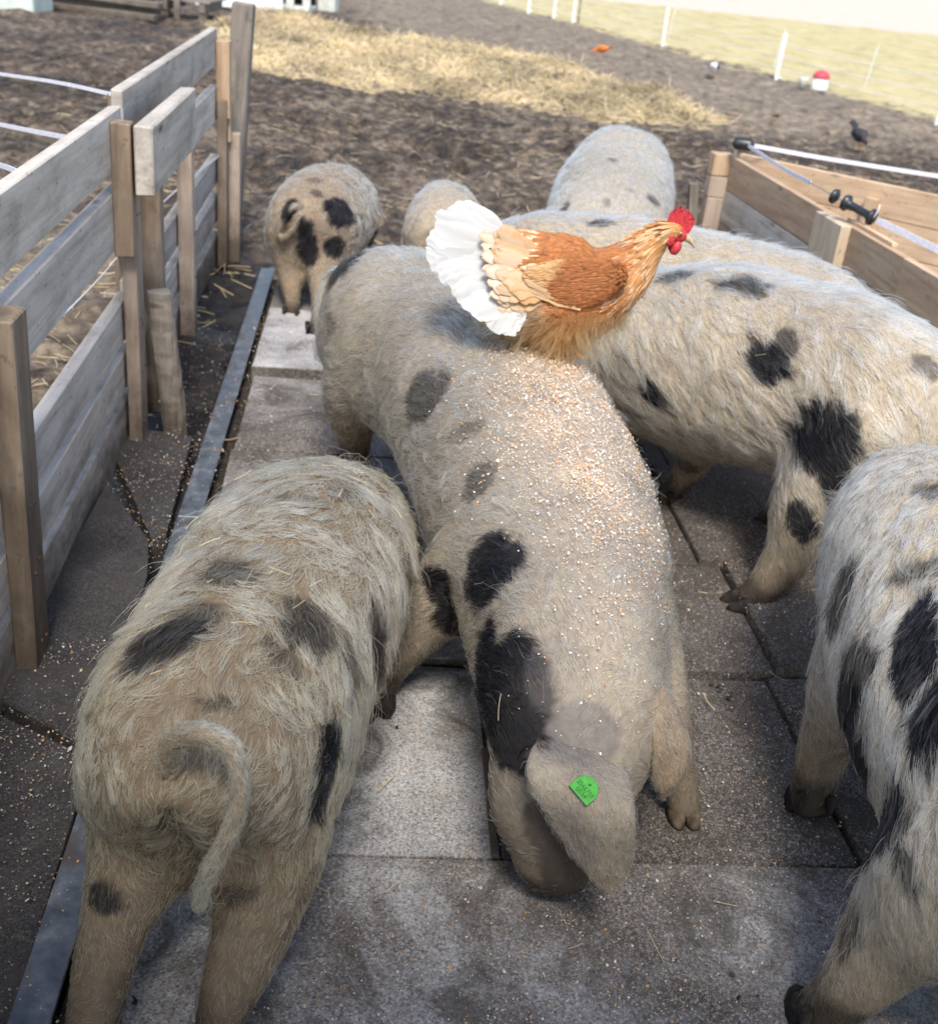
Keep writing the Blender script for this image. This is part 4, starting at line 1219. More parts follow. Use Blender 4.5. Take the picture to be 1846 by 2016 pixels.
# the big sow that carries the hen
stB = [(-.350, 2.74, .37, .06, .08, .09), (-.315, 2.715, .37, .145, .160, .16), (-.205, 2.61, .37, .195, .215, .20), (-.055, 2.40, .37, .207, .215, .22), (.050, 2.17, .35, .212, .200, .23),
       (.116, 1.90, .33, .204, .190, .22), (.156, 1.67, .31, .184, .170, .19), (.172, 1.48, .30, .150, .145, .17), (.174, 1.36, .28, .134, .125, .15), (.172, 1.29, .235, .116, .108, .11),
       (.158, 1.255, .175, .088, .082, .08), (.168, 1.240, .105, .060, .055, .055), (.186, 1.250, .045, .047, .042, .04)]
lB = [[(.035, 1.70, .30, .10), (-.015, 1.68, .24, .078), (-.055, 1.67, .185, .055), (-.085, 1.675, .125, .042), (-.108, 1.68, .075, .035), (-.124, 1.68, .04, .032), (-.130, 1.67, .014, .033)],
      [(.255, 1.55, .30, .095), (.298, 1.49, .25, .066), (.335, 1.455, .19, .044), (.362, 1.455, .12, .032), (.382, 1.46, .07, .028), (.392, 1.462, .040, .027), (.398, 1.457, .016, .025)],
      [(-.245, 2.53, .32, .135), (-.290, 2.55, .24, .095), (-.308, 2.57, .18, .066), (-.302, 2.61, .12, .050), (-.295, 2.60, .05, .035), (-.295, 2.57, .014, .035)],
      [(-.02, 2.66, .30, .11), (.02, 2.69, .20, .065), (.03, 2.75, .12, .042), (.03, 2.73, .04, .034), (.03, 2.70, .014, .034)]]
pigs['B'] = Pig(stB, lB, voxel=0.010)
# the shaggy young pig with its rump to the camera
stA = [(-.287, .975, .29, .055, .07, .08), (-.287, 1.0, .30, .12, .135, .14), (-.284, 1.10, .315, .158, .165, .165), (-.276, 1.25, .32, .166, .170, .16), (-.262, 1.42, .318, .174, .174, .165),
       (-.250, 1.58, .308, .174, .165, .165), (-.238, 1.72, .285, .155, .148, .15), (-.225, 1.83, .245, .115, .118, .12), (-.215, 1.91, .18, .085, .088, .09), (-.208, 1.96, .10, .058, .058, .06), (-.205, 1.98, .05, .043, .04, .04)]
lA = [[(-.338, 1.08, .27, .105), (-.356, 1.05, .205, .072), (-.367, .995, .155, .042), (-.374, .948, .112, .033), (-.376, .915, .06, .026), (-.374, .890, .016, .030)],
      [(-.230, 1.08, .27, .105), (-.212, 1.05, .205, .078), (-.208, 1.0, .155, .052), (-.220, .955, .112, .040), (-.234, .925, .06, .031), (-.243, .900, .016, .031)],
      [(-.335, 1.60, .25, .07), (-.34, 1.60, .15, .042), (-.34, 1.61, .07, .032), (-.34, 1.60, .016, .032)],
      [(-.165, 1.62, .25, .07), (-.16, 1.62, .15, .042), (-.16, 1.63, .07, .032), (-.16, 1.62, .016, .032)]]
pigs['A'] = Pig(stA, lA, voxel=0.010)
_V, _N = coords(pigs['A'].me), normals(pigs['A'].me)
_gx = (_V[:, 0] + .287 - .012 * np.clip((.35 - _V[:, 2]) / .1, 0, 1)) / .011
_gd = .020 * np.exp(-_gx ** 2) * smooth01((1.10 - _V[:, 1]) / .05) * smooth01((.40 - _V[:, 2]) / .06)
pigs['A'].me.vertices.foreach_set('co', (_V - _N * _gd[:, None]).astype(np.float32).ravel()); pigs['A'].me.update()
# the white pig seen from its left side
stC = [(1.015, 2.20, .40, .06, .08, .08), (.975, 2.235, .40, .145, .155, .15), (.885, 2.31, .40, .195, .205, .18), (.755, 2.42, .405, .212, .230, .19), (.595, 2.53, .40, .216, .236, .20),
       (.425, 2.65, .38, .205, .215, .19), (.275, 2.76, .36, .178, .180, .17), (.175, 2.85, .32, .125, .13, .13), (.115, 2.93, .24, .09, .095, .09), (.085, 2.98, .15, .06, .06, .06), (.075, 3.0, .07, .045, .045, .045)]
lC = [[(.80, 2.245, .385, .140), (.738, 2.208, .295, .102), (.704, 2.182, .215, .072), (.694, 2.172, .158, .055), (.676, 2.162, .104, .045), (.648, 2.15, .058, .040), (.618, 2.142, .022, .037)],
      [(.88, 2.45, .32, .10), (.815, 2.46, .20, .06), (.80, 2.50, .12, .040), (.75, 2.53, .05, .033), (.725, 2.54, .016, .033)],
      [(.47, 2.55, .30, .085), (.535, 2.57, .17, .045), (.515, 2.60, .08, .034), (.485, 2.61, .018, .033)],
      [(.42, 2.79, .30, .08), (.42, 2.80, .17, .045), (.41, 2.81, .08, .034), (.40, 2.81, .016, .033)]]
pigs['C'] = Pig(stC, lC, foot_dir={0: (-1, -.25)})
# the spotted pig at the right edge
stD = [(.735, .905, .31, .06, .08, .08), (.735, .945, .325, .135, .15, .15), (.738, 1.06, .345, .176, .178, .17), (.746, 1.24, .36, .190, .188, .18), (.754, 1.42, .366, .190, .196, .18),
       (.766, 1.58, .372, .184, .200, .18), (.782, 1.74, .368, .165, .196, .17), (.788, 1.84, .30, .12, .14, .13), (.795, 1.92, .21, .09, .09, .09), (.80, 1.97, .11, .06, .06, .06)]
lD = [[(.665, 1.06, .30, .130), (.625, 1.06, .235, .105), (.590, 1.065, .18, .072), (.565, 1.055, .13, .052), (.550, 1.055, .085, .042), (.538, 1.062, .045, .037), (.530, 1.072, .016, .036)],
      [(.84, 1.03, .28, .11), (.87, 1.03, .18, .06), (.88, .98, .10, .042), (.88, .98, .05, .035), (.88, .98, .016, .035)],
      [(.665, 1.53, .30, .10), (.640, 1.52, .22, .072), (.622, 1.512, .15, .046), (.614, 1.51, .08, .036), (.612, 1.50, .018, .034)],
      [(.88, 1.55, .28, .08), (.89, 1.55, .15, .043), (.89, 1.56, .08, .034), (.89, 1.55, .016, .034)]]
pigs['D'] = Pig(stD, lD)
stE = [(1.01, 2.96, .36, .05, .07, .07), (.97, 2.975, .365, .13, .14, .14), (.86, 3.01, .375, .178, .178, .18), (.70, 3.06, .38, .190, .200, .19), (.50, 3.11, .38, .192, .220, .19), (.30, 3.15, .385, .185, .208, .18),
       (.10, 3.19, .375, .165, .185, .17), (-.05, 3.23, .33, .12, .13, .13), (-.13, 3.25, .24, .09, .09, .09), (-.18, 3.26, .12, .06, .06, .06)]
pigs['E'] = Pig(stE, auto_legs(stE, 2, 6), voxel=0.013)
stF = [(.40, 4.12, .25, .07, .08, .08), (.40, 4.17, .255, .15, .13, .14), (.415, 4.42, .285, .235, .180, .19), (.44, 4.70, .305, .246, .205, .20), (.48, 5.0, .32, .238, .225, .21), (.52, 5.26, .335, .20, .218, .20),
       (.555, 5.46, .31, .15, .175, .16), (.585, 5.6, .24, .11, .12, .12), (.605, 5.72, .15, .08, .08, .08), (.615, 5.8, .07, .05, .05, .05)]
pigs['F'] = Pig(stF, auto_legs(stF, 2, 5, -0.02), voxel=0.014)
stG = [(-.648, 3.775, .265, .055, .07, .08), (-.648, 3.80, .27, .125, .14, .14), (-.642, 3.91, .278, .160, .170, .16), (-.625, 4.10, .28, .166, .178, .165), (-.610, 4.28, .27, .155, .165, .155), (-.595, 4.42, .24, .12, .13, .13),
       (-.580, 4.52, .18, .09, .09, .10), (-.575, 4.58, .10, .06, .06, .06)]
lG = [[(-.70, 3.86, .22, .085), (-.697, 3.83, .15, .05), (-.684, 3.795, .09, .035), (-.676, 3.77, .045, .03), (-.672, 3.755, .018, .03)],
      [(-.585, 3.86, .22, .085), (-.578, 3.79, .15, .05), (-.57, 3.69, .10, .034), (-.565, 3.60, .055, .03), (-.56, 3.56, .04, .03)]] + auto_legs(stG, 2, 4)[2:]
pigs['G'] = Pig(stG, lG, voxel=0.013)
stH = [(-.21, 4.14, .20, .05, .06, .06), (-.21, 4.17, .205, .11, .12, .11), (-.21, 4.30, .22, .140, .152, .13), (-.215, 4.50, .22, .140, .148, .13), (-.22, 4.70, .21, .12, .13, .12), (-.225, 4.82, .17, .085, .09, .09), (-.23, 4.90, .09, .055, .055, .055)]
pigs['H'] = Pig(stH, auto_legs(stH, 2, 4, -0.02, 0.62, 0.027), voxel=0.013)

tailA = dict(pts=[(-.287, 1.0, .39, .018), (-.291, .958, .42, .014), (-.281, .935, .470, .0115), (-.249, .915, .505, .0098), (-.214, .904, .500, .0088), (-.201, .896, .458, .0082), (-.206, .888, .415, .0082), (-.222, .886, .370, .0078), (-.237, .890, .325, .005), (-.243, .893, .290, .0015)], n=9000, L=0.011, tint=(1.45, 1.45, 1.5), hair_tint=(1.2, 1.27, 1.45))
tailG = dict(pts=[(-.650, 3.82, .375, .012), (-.655, 3.775, .39, .011), (-.685, 3.75, .385, .011), (-.712, 3.745, .335, .010), (-.725, 3.75, .30, .009), (-.70, 3.745, .292, .008), (-.672, 3.745, .33, .006), (-.655, 3.745, .37, .003)], n=900, L=0.016)
tailB = dict(pts=[(-.335, 2.70, .47, .018), (-.385, 2.70, .475, .016), (-.405, 2.68, .42, .014), (-.405, 2.67, .35, .011), (-.400, 2.67, .29, .005)], n=2500, L=0.03)
tailE = dict(pts=[(1.0, 2.96, .42, .012), (1.05, 2.93, .44, .010), (1.10, 2.92, .42, .008), (1.13, 2.92, .40, .004)], n=700, L=0.04)
tailC = dict(pts=[(1.0, 2.22, .46, .014), (1.05, 2.19, .48, .012), (1.07, 2.17, .42, .010), (1.06, 2.16, .34, .005)], n=1200, L=0.03)
tailD = dict(pts=[(.735, .93, .43, .015), (.735, .88, .42, .013), (.74, .86, .36, .011), (.745, .865, .28, .005)], n=2000, L=0.03)
tailF = dict(pts=[(.40, 4.15, .36, .013), (.40, 4.09, .35, .011), (.41, 4.07, .28, .008)], n=300, L=0.03)
tailH = dict(pts=[(-.21, 4.16, .30, .009), (-.21, 4.12, .29, .008), (-.20, 4.11, .24, .005)], n=200, L=0.02)

bald_B = lambda P: 0.55 * smooth01((P[:, 2] - 0.36) / 0.08) * smooth01((1.9 - P[:, 1]) / 0.4) * smooth01(1.2 - np.abs(P[:, 0] - 0.22) / 0.12) + 0.75 * smooth01((1.30 - P[:, 1]) / 0.1)
rootB = finish_pig('B', pigs['B'], 'big pale sow with a brown hen on its back, nosing the floor toward the camera', GREYISH, 66000, 0.034, 0.00036, 0.22, 0.15, 0.14, 4, 0.6, 1, bald_B, tailB)
rootA = finish_pig('A', pigs['A'], 'shaggy tan pig at the lower left with its rump and curled tail to the camera', CREAM, 62000, 0.044, 0.00036, 0.22, 0.10, 0.50, 6, 0.68, 2, None, tailA)
rootC = finish_pig('C', pigs['C'], 'white pig with scattered black spots standing sideways right of the hen', WHITE, 42000, 0.060, 0.00046, 0.15, 0.25, 0.08, 3, 0.78, 3, None, tailC)
rootD = finish_pig('D', pigs['D'], 'pale pig with large black patches cut by the right picture edge', WHITE, 56000, 0.046, 0.00038, 0.20, 0.2, 0.14, 4, 0.7, 4, None, tailD)
rootE = finish_pig('E', pigs['E'], 'plain white pig mostly hidden behind the spotted sideways pig', WHITE, 24000, 0.045, 0.0005, 0.25, 0.3, 0.10, 4, 0.6, 5, None, tailE)
rootF = finish_pig('F', pigs['F'], 'large grey white pig with few small spots out on the mud beyond the hen', PALE_GREY, 24000, 0.034, 0.0006, 0.22, 0.3, 0.1, 4, 0.5, 6, None, tailF)
rootG = finish_pig('G', pigs['G'], 'small spotted pig with a looped tail walking off the far end of the slabs', TANNISH, 20000, 0.027, 0.0006, 0.3, 0.3, 0.3, 8, 0.5, 7, None, tailG)
rootH = finish_pig('H', pigs['H'], 'small unspotted cream pig behind the white tail of the hen', WHITE, 11000, 0.025, 0.0006, 0.25, 0.3, 0.2, 8, 0.5, 8, None, tailH)

# ears of the sow
def ear(parent, name, base_l, base_r, mid_l, mid_r, tip, bulge, key, tone, nh, seed, tint=(1, 1, 1)):
    bl_, br_, ml, mr, tp_ = map(np.array, (base_l, base_r, mid_l, mid_r, tip))
    nu_, nv_ = 16, 12
    Lc = catmull([bl_, ml, ml * 0.35 + tp_ * 0.65 + (ml - mr) * 0.12, tp_], nu_)
    Rc = catmull([br_, mr, mr * 0.35 + tp_ * 0.65 + (mr - ml) * 0.12, tp_], nu_)
    bdir = np.array(bulge)
    g = []
    for i in range(nu_):
        for j in range(nv_):
            v = j / (nv_ - 1)
            g.append(Lc[i] * (1 - v) + Rc[i] * v + bdir * math.sin(math.pi * v) * math.sin(math.pi * min(1, 0.25 + 0.75 * i / (nu_ - 1))))
    g = np.array(g)
    nrm = bdir / np.linalg.norm(bdir)
    _u = np.repeat(np.linspace(0, 1, nu_), nv_); _v = np.tile(np.linspace(0, 1, nv_), nu_)
    g = g + nrm * (.0035 * np.sin(_v * 11 + _u * 3) * (1 - _u) + .004 * np.sin(_u * 9 + _v * 4) - .010 * np.clip(.25 - np.abs(_v - .12), 0, 1) * _u)[:, None]
    verts = np.vstack([g + nrm * 0.003, g - nrm * 0.004])
    F = []
    off = nu_ * nv_
    for i in range(nu_ - 1):
        for j in range(nv_ - 1):
            a = i * nv_ + j
            F.append((a, a + nv_, a + nv_ + 1, a + 1)); F.append((off + a, off + a + 1, off + a + nv_ + 1, off + a + nv_))
    for i in range(nu_ - 1):
        a = i * nv_; F.append((a, off + a, off + a + nv_, a + nv_))
        a = i * nv_ + nv_ - 1; F.append((a, a + nv_, off + a + nv_, off + a))
    for j in range(nv_ - 1):
        F.append((j, j + 1, off + j + 1, off + j))
    bm = bmesh.new()
    vv = [bm.verts.new(tuple(q)) for q in verts]
    for f in F: bm.faces.new([vv[k] for k in f])
    me = bm_mesh(bm, name)
    V = coords(me)
    set_col(me, pig_colours(V, key, False, tone, seed) * np.array(tint))
    o = link(name, me, parent, M['skin'])
    n = int(nh * HAIR)
    if n:
        P, N = sample_surface(me, n, seed)
        ax = tp_ - (bl_ + br_) / 2; ax /= np.linalg.norm(ax)
        Fd = np.tile(ax, (len(P), 1)); Fd -= (Fd * N).sum(1)[:, None] * N
        cols = pig_colours(P, key, True, tone, seed + 1) * np.array(tint)
        pts, rads = grow(P, N, Fd, cols, 0.012, 0.00026, 0.35, 0.1, 0.15, 12, 0.2, seed=seed, bvh=bvh_of(me))
        tag(hair_object('ear_bristles', pts, rads, cols, M['bristle'], o), None, None, None, 'stuff')
    return o, g.reshape(nu_, nv_, 3), nrm
EARL = ear(rootB, 'ear', (.148, 1.285, .300), (.226, 1.295, .292), (.108, 1.150, .306), (.250, 1.150, .276), (.238, 1.130, .132), (-.002, -.010, .007), 'B', GREYISH, 5000, 91)
ear(rootB, 'ear', (.262, 1.30, .335), (.290, 1.36, .325), (.285, 1.26, .275), (.335, 1.33, .265), (.315, 1.27, .185), (.02, -.012, .008), 'B', TANNISH, 3000, 92)

# green ear tag on the sow's ear, with its stamped numbers
_g, _n = EARL[1], Vector(EARL[2])
tc_ = Vector(_g[5, 6]) + _n * 0.012
tx = (Vector(_g[5, 10]) - Vector(_g[5, 2])).normalized()
tx = (tx * math.cos(math.radians(-33)) + _n.cross(tx) * math.sin(math.radians(-33))).normalized()
tn = _n; tx = (tx - tx.dot(tn) * tn).normalized(); ty = tn.cross(tx)
bm = bmesh.new()
out = [(-.016, -.011), (.016, -.011), (.0165, .004)] + [(.0155 * math.cos(a), .004 + .013 * math.sin(a)) for a in np.linspace(0.15, math.pi - 0.15, 9)] + [(-.0165, .004)]
top = [bm.verts.new(tuple(tc_ + tx * a + ty * b + tn * 0.0012)) for a, b in out]
bot = [bm.verts.new(tuple(tc_ + tx * a * 1.04 + ty * b * 1.04 - tn * 0.0012)) for a, b in out]
bm.faces.new(top); bm.faces.new(list(reversed(bot)))
for i in range(len(out)):
    j = (i + 1) % len(out)
    bm.faces.new((top[j], top[i], bot[i], bot[j]))
bmesh.ops.recalc_face_normals(bm, faces=bm.faces[:])
etag = link('ear_tag', bm_mesh(bm, 'ear_tag', False), rootB, M['green_tag'])
etag['label'] = 'green plastic ear tag stamped with numbers'
def text_obj(name, body, size, c, parent, mat):
    cu = bpy.data.curves.new(name, 'FONT')
    cu.body = body; cu.size = size; cu.align_x = 'CENTER'; cu.align_y = 'CENTER'; cu.extrude = 0.0002
    o = bpy.data.objects.new('tmp', cu); COL.objects.link(o)
    me = bpy.data.meshes.new_from_object(o.evaluated_get(bpy.context.evaluated_depsgraph_get()))
    bpy.data.objects.remove(o)
    m = Matrix((tx, ty, tn)).transposed().to_4x4(); m.translation = c
    me.transform(m)
    me.name = name
    return link(name, me, parent, mat)
text_obj('tag_number', '2566703', 0.0082, tc_ + ty * 0.0018 + tn * 0.0016, etag, M['tag_ink'])
text_obj('tag_number', '0S34', 0.0088, tc_ - ty * 0.0055 + tn * 0.0016, etag, M['tag_ink'])
bm = bmesh.new(); ellipsoid(bm, tc_ + ty * 0.0095 + tn * 0.0014, (.0019, .0019, .001)); 
link('pin', bm_mesh(bm, 'pin'), etag, M['tag_ink'])

# ------------------------------------------------------------------ hen on the sow's back
HB = Vector((0.128, 2.155, 0.538))
hen = empty('hen', HB, 'brown hen with white tail standing on the back of the big sow', 'hen')
def hp(x, z, y=0.0):        # hen axes: x forward (right in the picture), y away from the camera, z up
    return np.array(HB) + x * np.array([0.992, 0.03, 0.0]) + y * np.array([-0.03, 1, 0]) + np.array([0, 0, z * .92])
HS = [(-.150, .200, .012, .012, .016), (-.130, .192, .045, .046, .060), (-.085, .172, .074, .074, .095), (-.030, .148, .088, .094, .110), (.030, .140, .088, .092, .100), (.080, .150, .076, .078, .078),
      (.112, .176, .057, .062, .062), (.135, .208, .044, .045, .049), (.155, .238, .035, .034, .036), (.176, .260, .026, .024, .026), (.198, .268, .022, .021, .022), (.215, .265, .012, .012, .013)]
Rr = catmull(np.array(HS), 40)
bm = bmesh.new()
Tn = np.gradient(Rr[:, :2], axis=0); Tn /= np.linalg.norm(Tn, axis=1)[:, None]
ang = np.linspace(0, 2 * np.pi, 24, endpoint=False)
rings = []
for r, t in zip(Rr, Tn):
    up_ = np.array([-t[1], t[0]])
    rings.append(np.array([hp(r[0] + up_[0] * (math.sin(a) * (r[3] if math.sin(a) > 0 else r[4])), r[1] + up_[1] * (math.sin(a) * (r[3] if math.sin(a) > 0 else r[4])), math.cos(a) * r[2]) for a in ang]))
loft(bm, rings)
for yy in (-0.035, 0.035):        # feathered thighs
    tube(bm, [(*hp(-.005, .09, yy), .060), (*hp(-.005, .055, yy), .050), (*hp(.004, .025, yy), .036), (*hp(.010, .005, yy), .024)], 8, 12)
ellipsoid(bm, hp(-.062, .088, 0), (.075, .070, .052))
ellipsoid(bm, hp(-.015, .050, 0), (.055, .062, .045))
hme = remesh(bm_mesh(bm, 'body'), 0.006, 6)
def hen_local(P):
    q = P - np.array(HB)
    return q @ np.array([0.992, 0.03, 0]), q @ np.array([-0.03, 1, 0]), q[:, 2]
RUST, TANC, PALE, BRICK = np.array([.40, .155, .05]), np.array([.46, .225, .085]), np.array([.70, .55, .37]), np.array([.26, .085, .03])
def hen_col(P, r):
    x, y, z = hen_local(P)
    n = len(P)
    c = np.tile(RUST, (n, 1))
    def blend(w, col):
        nonlocal c
        w = np.clip(w, 0, 1)[:, None]
        c = c * (1 - w) + np.asarray(col) * w
    blend(smooth01((0.12 - z) / 0.06), TANC)
    blend(0.9 * smooth01(1.25 - np.sqrt(((x + .06) / .045) ** 2 + ((z - .105) / .04) ** 2)), PALE)
    blend(0.75 * smooth01((-.065 - x) / 0.05) * smooth01((z - .1) / .05), (.62, .42, .22))
    blend(0.6 * smooth01((x - .115) / 0.03) * smooth01((.24 - x - (z - .26) * .5) / .04), (.60, .33, .12))
    c = c * np.clip(r.normal(1, .12, n), .6, 1.4)[:, None]
    return np.clip(c, .01, .85)
rh = np.random.default_rng(31)
set_col(hme, hen_col(coords(hme), rh) * .8)
hbody = link('body', hme, hen, M['feather'])

def feather_cards(P, N, F, length, width, cols, edge=None, lift=.12, r=rh):
    """overlapping leaf-shaped feathers, 8-vertex outline with a raised rachis: two polygons each"""
    n = len(P)
    S = np.cross(N, F)
    d = F + N * lift
    d /= np.linalg.norm(d, axis=1)[:, None]
    prof = [(0, .25), (.25, .8), (.6, 1.0), (.85, .75), (1.0, .12)]
    L = np.broadcast_to(length, n) * r.uniform(.85, 1.15, n)
    W = np.broadcast_to(width, n) * r.uniform(.85, 1.15, n)
    cen = [P + d * (L * t)[:, None] + N * (0.10 * W * (1 - (2 * t - 1) ** 2))[:, None] for t, w in prof]
    Lf = [P + d * (L * t)[:, None] + S * (W * .5 * w)[:, None] - N * (.16 * W)[:, None] for t, w in prof]
    Rt = [P + d * (L * t)[:, None] - S * (W * .5 * w)[:, None] - N * (.16 * W)[:, None] for t, w in prof]
    quad = []
    qc = []
    ec = cols if edge is None else edge
    for k in range(4):
        quad.append(np.stack([cen[k], Lf[k], Lf[k + 1], cen[k + 1]], 1)); quad.append(np.stack([cen[k], cen[k + 1], Rt[k + 1], Rt[k]], 1))
        a, b = cols, ec
        tipmix = (k + 1) / 4
        e0 = a * (1 - .75 * k / 4) + b * (.75 * k / 4); e1 = a * (1 - .75 * tipmix) + b * (.75 * tipmix)
        cc = lambda q: a * (1 - .45 * q ** 2) + b * .45 * q ** 2
        qc.append(np.stack([cc(k / 4), e0 * .5 + b * .5, e1 * .5 + b * .5, cc(tipmix)], 1)); qc.append(np.stack([cc(k / 4), cc(tipmix), e1 * .5 + b * .5, e0 * .5 + b * .5], 1))
    return np.concatenate(quad), np.concatenate(qc)
def feathers_object(name, sets, parent):
    q = np.concatenate([s_[0] for s_ in sets]); c = np.concatenate([s_[1] for s_ in sets])
    me = quads(4, q, name, False)
    set_col(me, np.clip(c.reshape(-1, 3), .01, .9))
    o = link(name, me, parent, M['feather'])
    tag(o, None, None, None, 'stuff')
    return o
# plumage: soft barbs gathered into feathers
hb_ = bvh_of(hme)
bx = np.array([0.992, 0.03, 0.0])
def hen_flow(P, N):
    x, y, z = hen_local(P)
    F = np.tile(-bx, (len(P), 1)); F[:, 2] -= .25 + .9 * smooth01((.10 - z) / .06)
    nk = smooth01((x - .105) / .03)[:, None]
    F = F * (1 - nk) + nk * (-bx * .75 + np.array([0, 0, -.62]))
    F -= (F * N).sum(1)[:, None] * N
    return F / (np.linalg.norm(F, axis=1)[:, None] + 1e-9)
P, N = sample_surface(hme, 42000, 41)
x, y, z = hen_local(P)
# every feather has its own shade: pale or dark edge by feather cell
cell_P, _ = sample_surface(hme, 1500, 45)
kdh = KDTree(len(cell_P))
for i, q in enumerate(cell_P): kdh.insert(q, i)
kdh.balance()
hit_ = [kdh.find(q) for q in P]
cid = np.array([h[1] for h in hit_]); cdist = np.array([h[2] for h in hit_])
shade = rh.normal(1, .16, len(cell_P))[cid]
c0 = hen_col(P, rh) * np.clip(shade, .55, 1.45)[:, None]
rim = smooth01((cdist - .004) / .005)
c0 = c0 * (1 - .22 * rim)[:, None]
neck = (x > .10) & (x < .195)
stripe = (rh.random(len(cell_P)) < .42)[cid] & neck
c0[stripe] = c0[stripe] * .35 + PALE * .65 * np.clip(rh.normal(1.08, .1, stripe.sum()), .7, 1.3)[:, None]
sad = (x < -.05) & (z > .10)
ps = (rh.random(len(cell_P)) < .45)[cid] & sad
c0[ps] = c0[ps] * .35 + np.array([.76, .66, .48]) * .65
Ls = np.where(neck, .020, np.where(x > .19, .005, np.where(z < .10, .022, .015)))
pts, rads = grow(P, N, hen_flow(P, N), c0 * .62, Ls, .00040, .12, .1, .10, 14, .5, 26, seed=44, bvh=hb_, stray=.01)
kp = (z < .115) | (rh.random(len(P)) < .12)
tag(hair_object('barbs', pts[kp], rads[kp], np.clip(c0[kp] * .66, .01, .85), M['fluff'], hen), None, None, None, 'stuff')
# contour feathers of back, saddle and neck
Pc, Nc_ = sample_surface(hme, 6500, 48)
Fc_ = hen_flow(Pc, Nc_)
xc, yc, zc = hen_local(Pc)
cc0 = hen_col(Pc, rh) * np.clip(rh.normal(1, .14, len(Pc)), .6, 1.4)[:, None]
sets = []
def addset(m, L, W, col, edge, lift=.05):
    if m.any(): sets.append(feather_cards(Pc[m], Nc_[m], Fc_[m], L, W, col, edge, lift))
m_n = (xc > .10) & (xc < .195); m_h = xc >= .195; m_s = (xc < -.045) & (zc > .10); m_b = ~(m_n | m_h | m_s) & (zc > .095)
addset(m_b, .020, .012, cc0[m_b], cc0[m_b] * .74)
pal = np.where(rh.random(m_s.sum())[:, None] < .5, np.array([.74, .62, .43]), cc0[m_s])
addset(m_s, .024, .015, pal, np.tile(np.array([.42, .19, .07]), (m_s.sum(), 1)))
ne = np.where(rh.random(m_n.sum())[:, None] < .42, np.array([.74, .60, .42]), RUST * .95)
addset(m_n, .032, .0048, cc0[m_n], ne, .03)
addset(m_h, .008, .004, cc0[m_h] * .9, cc0[m_h] * .9, .03)
feathers_object('plumage', sets, hen)
P2, N2_ = sample_surface(hme, 9000, 43, lambda P, N: (P[:, 2] < HB.z + .10) * 1.0)
x2, y2, z2 = hen_local(P2)
F2 = hen_flow(P2, N2_)
c2 = hen_col(P2, rh) * .66
pts, rads = grow(P2, N2_, F2, c2, .024, .0004, .9, .25, .5, 18, .5, 16, seed=47, bvh=hb_, stray=.2)
tag(hair_object('down', pts, rads, c2, M['fluff'], hen), None, None, None, 'stuff')

def big_feather(name, base, tip, width, normal, col, edge, parent, curve=.006, nseg=9):
    base, tip, nrm = map(np.array, (base, tip, normal))
    ax = tip - base; L = np.linalg.norm(ax); ax /= L
    nrm = nrm - nrm.dot(ax) * ax; nrm /= np.linalg.norm(nrm)
    sd = np.cross(nrm, ax)
    vs, fs, cs = [], [], []
    for i in range(nseg + 1):
        t = 1 - (1 - i / nseg) ** 1.5
        w = width * .5 * min(1, .35 + 1.6 * t) * math.sqrt(max(.012, 1 - max(0, (t - .62) / .38) ** 2.4))
        c = base + ax * L * t - nrm * curve * (2 * t - 1) ** 2
        jag = rh.normal(0, .0018, 2) * (t > .3)
        for u in (-1, -.5, 0, .5, 1):
            vs.append(c + sd * (w * u + (jag[0] if u < 0 else jag[1] if u > 0 else 0)) + nrm * (.0004 * (1 - abs(u)) - .0004 * u * u))
            k = (abs(u) ** 2) * .55 + max(0, t - .8) * 1.5
            cs.append(np.clip(np.array(col) * (1 - k) + np.array(edge) * k if u else np.array(col) * .93, 0, .9))
    m = len(vs)
    vs = vs + [v - nrm * .0008 for v in vs]; cs = cs + cs
    for i in range(nseg):
        for j in range(4):
            a = i * 5 + j
            fs.append((a, a + 1, a + 6, a + 5)); fs.append((m + a, m + a + 5, m + a + 6, m + a + 1))
    me = mesh_from(name, vs, fs, True)
    set_col(me, np.array(cs))
    return link(name, me, parent, M['feather'])
WH = (.62, .62, .62)
tb = lambda x, z, y: hp(x, z, y)
tips = catmull(np.array([(-.205, .285, -.016), (-.232, .272, -.024), (-.252, .245, -.030), (-.262, .212, -.032), (-.262, .180, -.034), (-.245, .155, -.042), (-.222, .136, -.052), (-.196, .112, -.064), (-.168, .088, -.072), (-.140, .070, -.078), (-.112, .052, -.082)]), 21)
for i, (tx_, tz_, ty_) in enumerate(tips):
    f = i / 20
    q = rh.normal(0, .0032, 3)
    g_ = rh.uniform(.47, .56)
    big_feather('tail_feather', tb(-.090 + .02 * f, .205 - .095 * f, -.020 - .050 * f - .0007 * i), tb(tx_ + q[0], tz_ + q[1], ty_ - .0007 * i), .046 * rh.uniform(.85, 1.15), (-.15, -1, .25), (g_, g_, g_ * .985), (g_ + .12, g_ + .12, g_ + .12), hen, .004, 11)
for i, ((tx_, tz_), ty_, w) in enumerate([((-.225, .255), .03, .05), ((-.245, .205), .035, .05), ((-.235, .165), .03, .05), ((-.20, .13), .03, .05)]):
    big_feather('tail_feather', tb(-.10, .19 - .02 * i, .03), tb(tx_, tz_, ty_), w, (-.1, .8, .5), WH, (.8, .8, .8), hen)
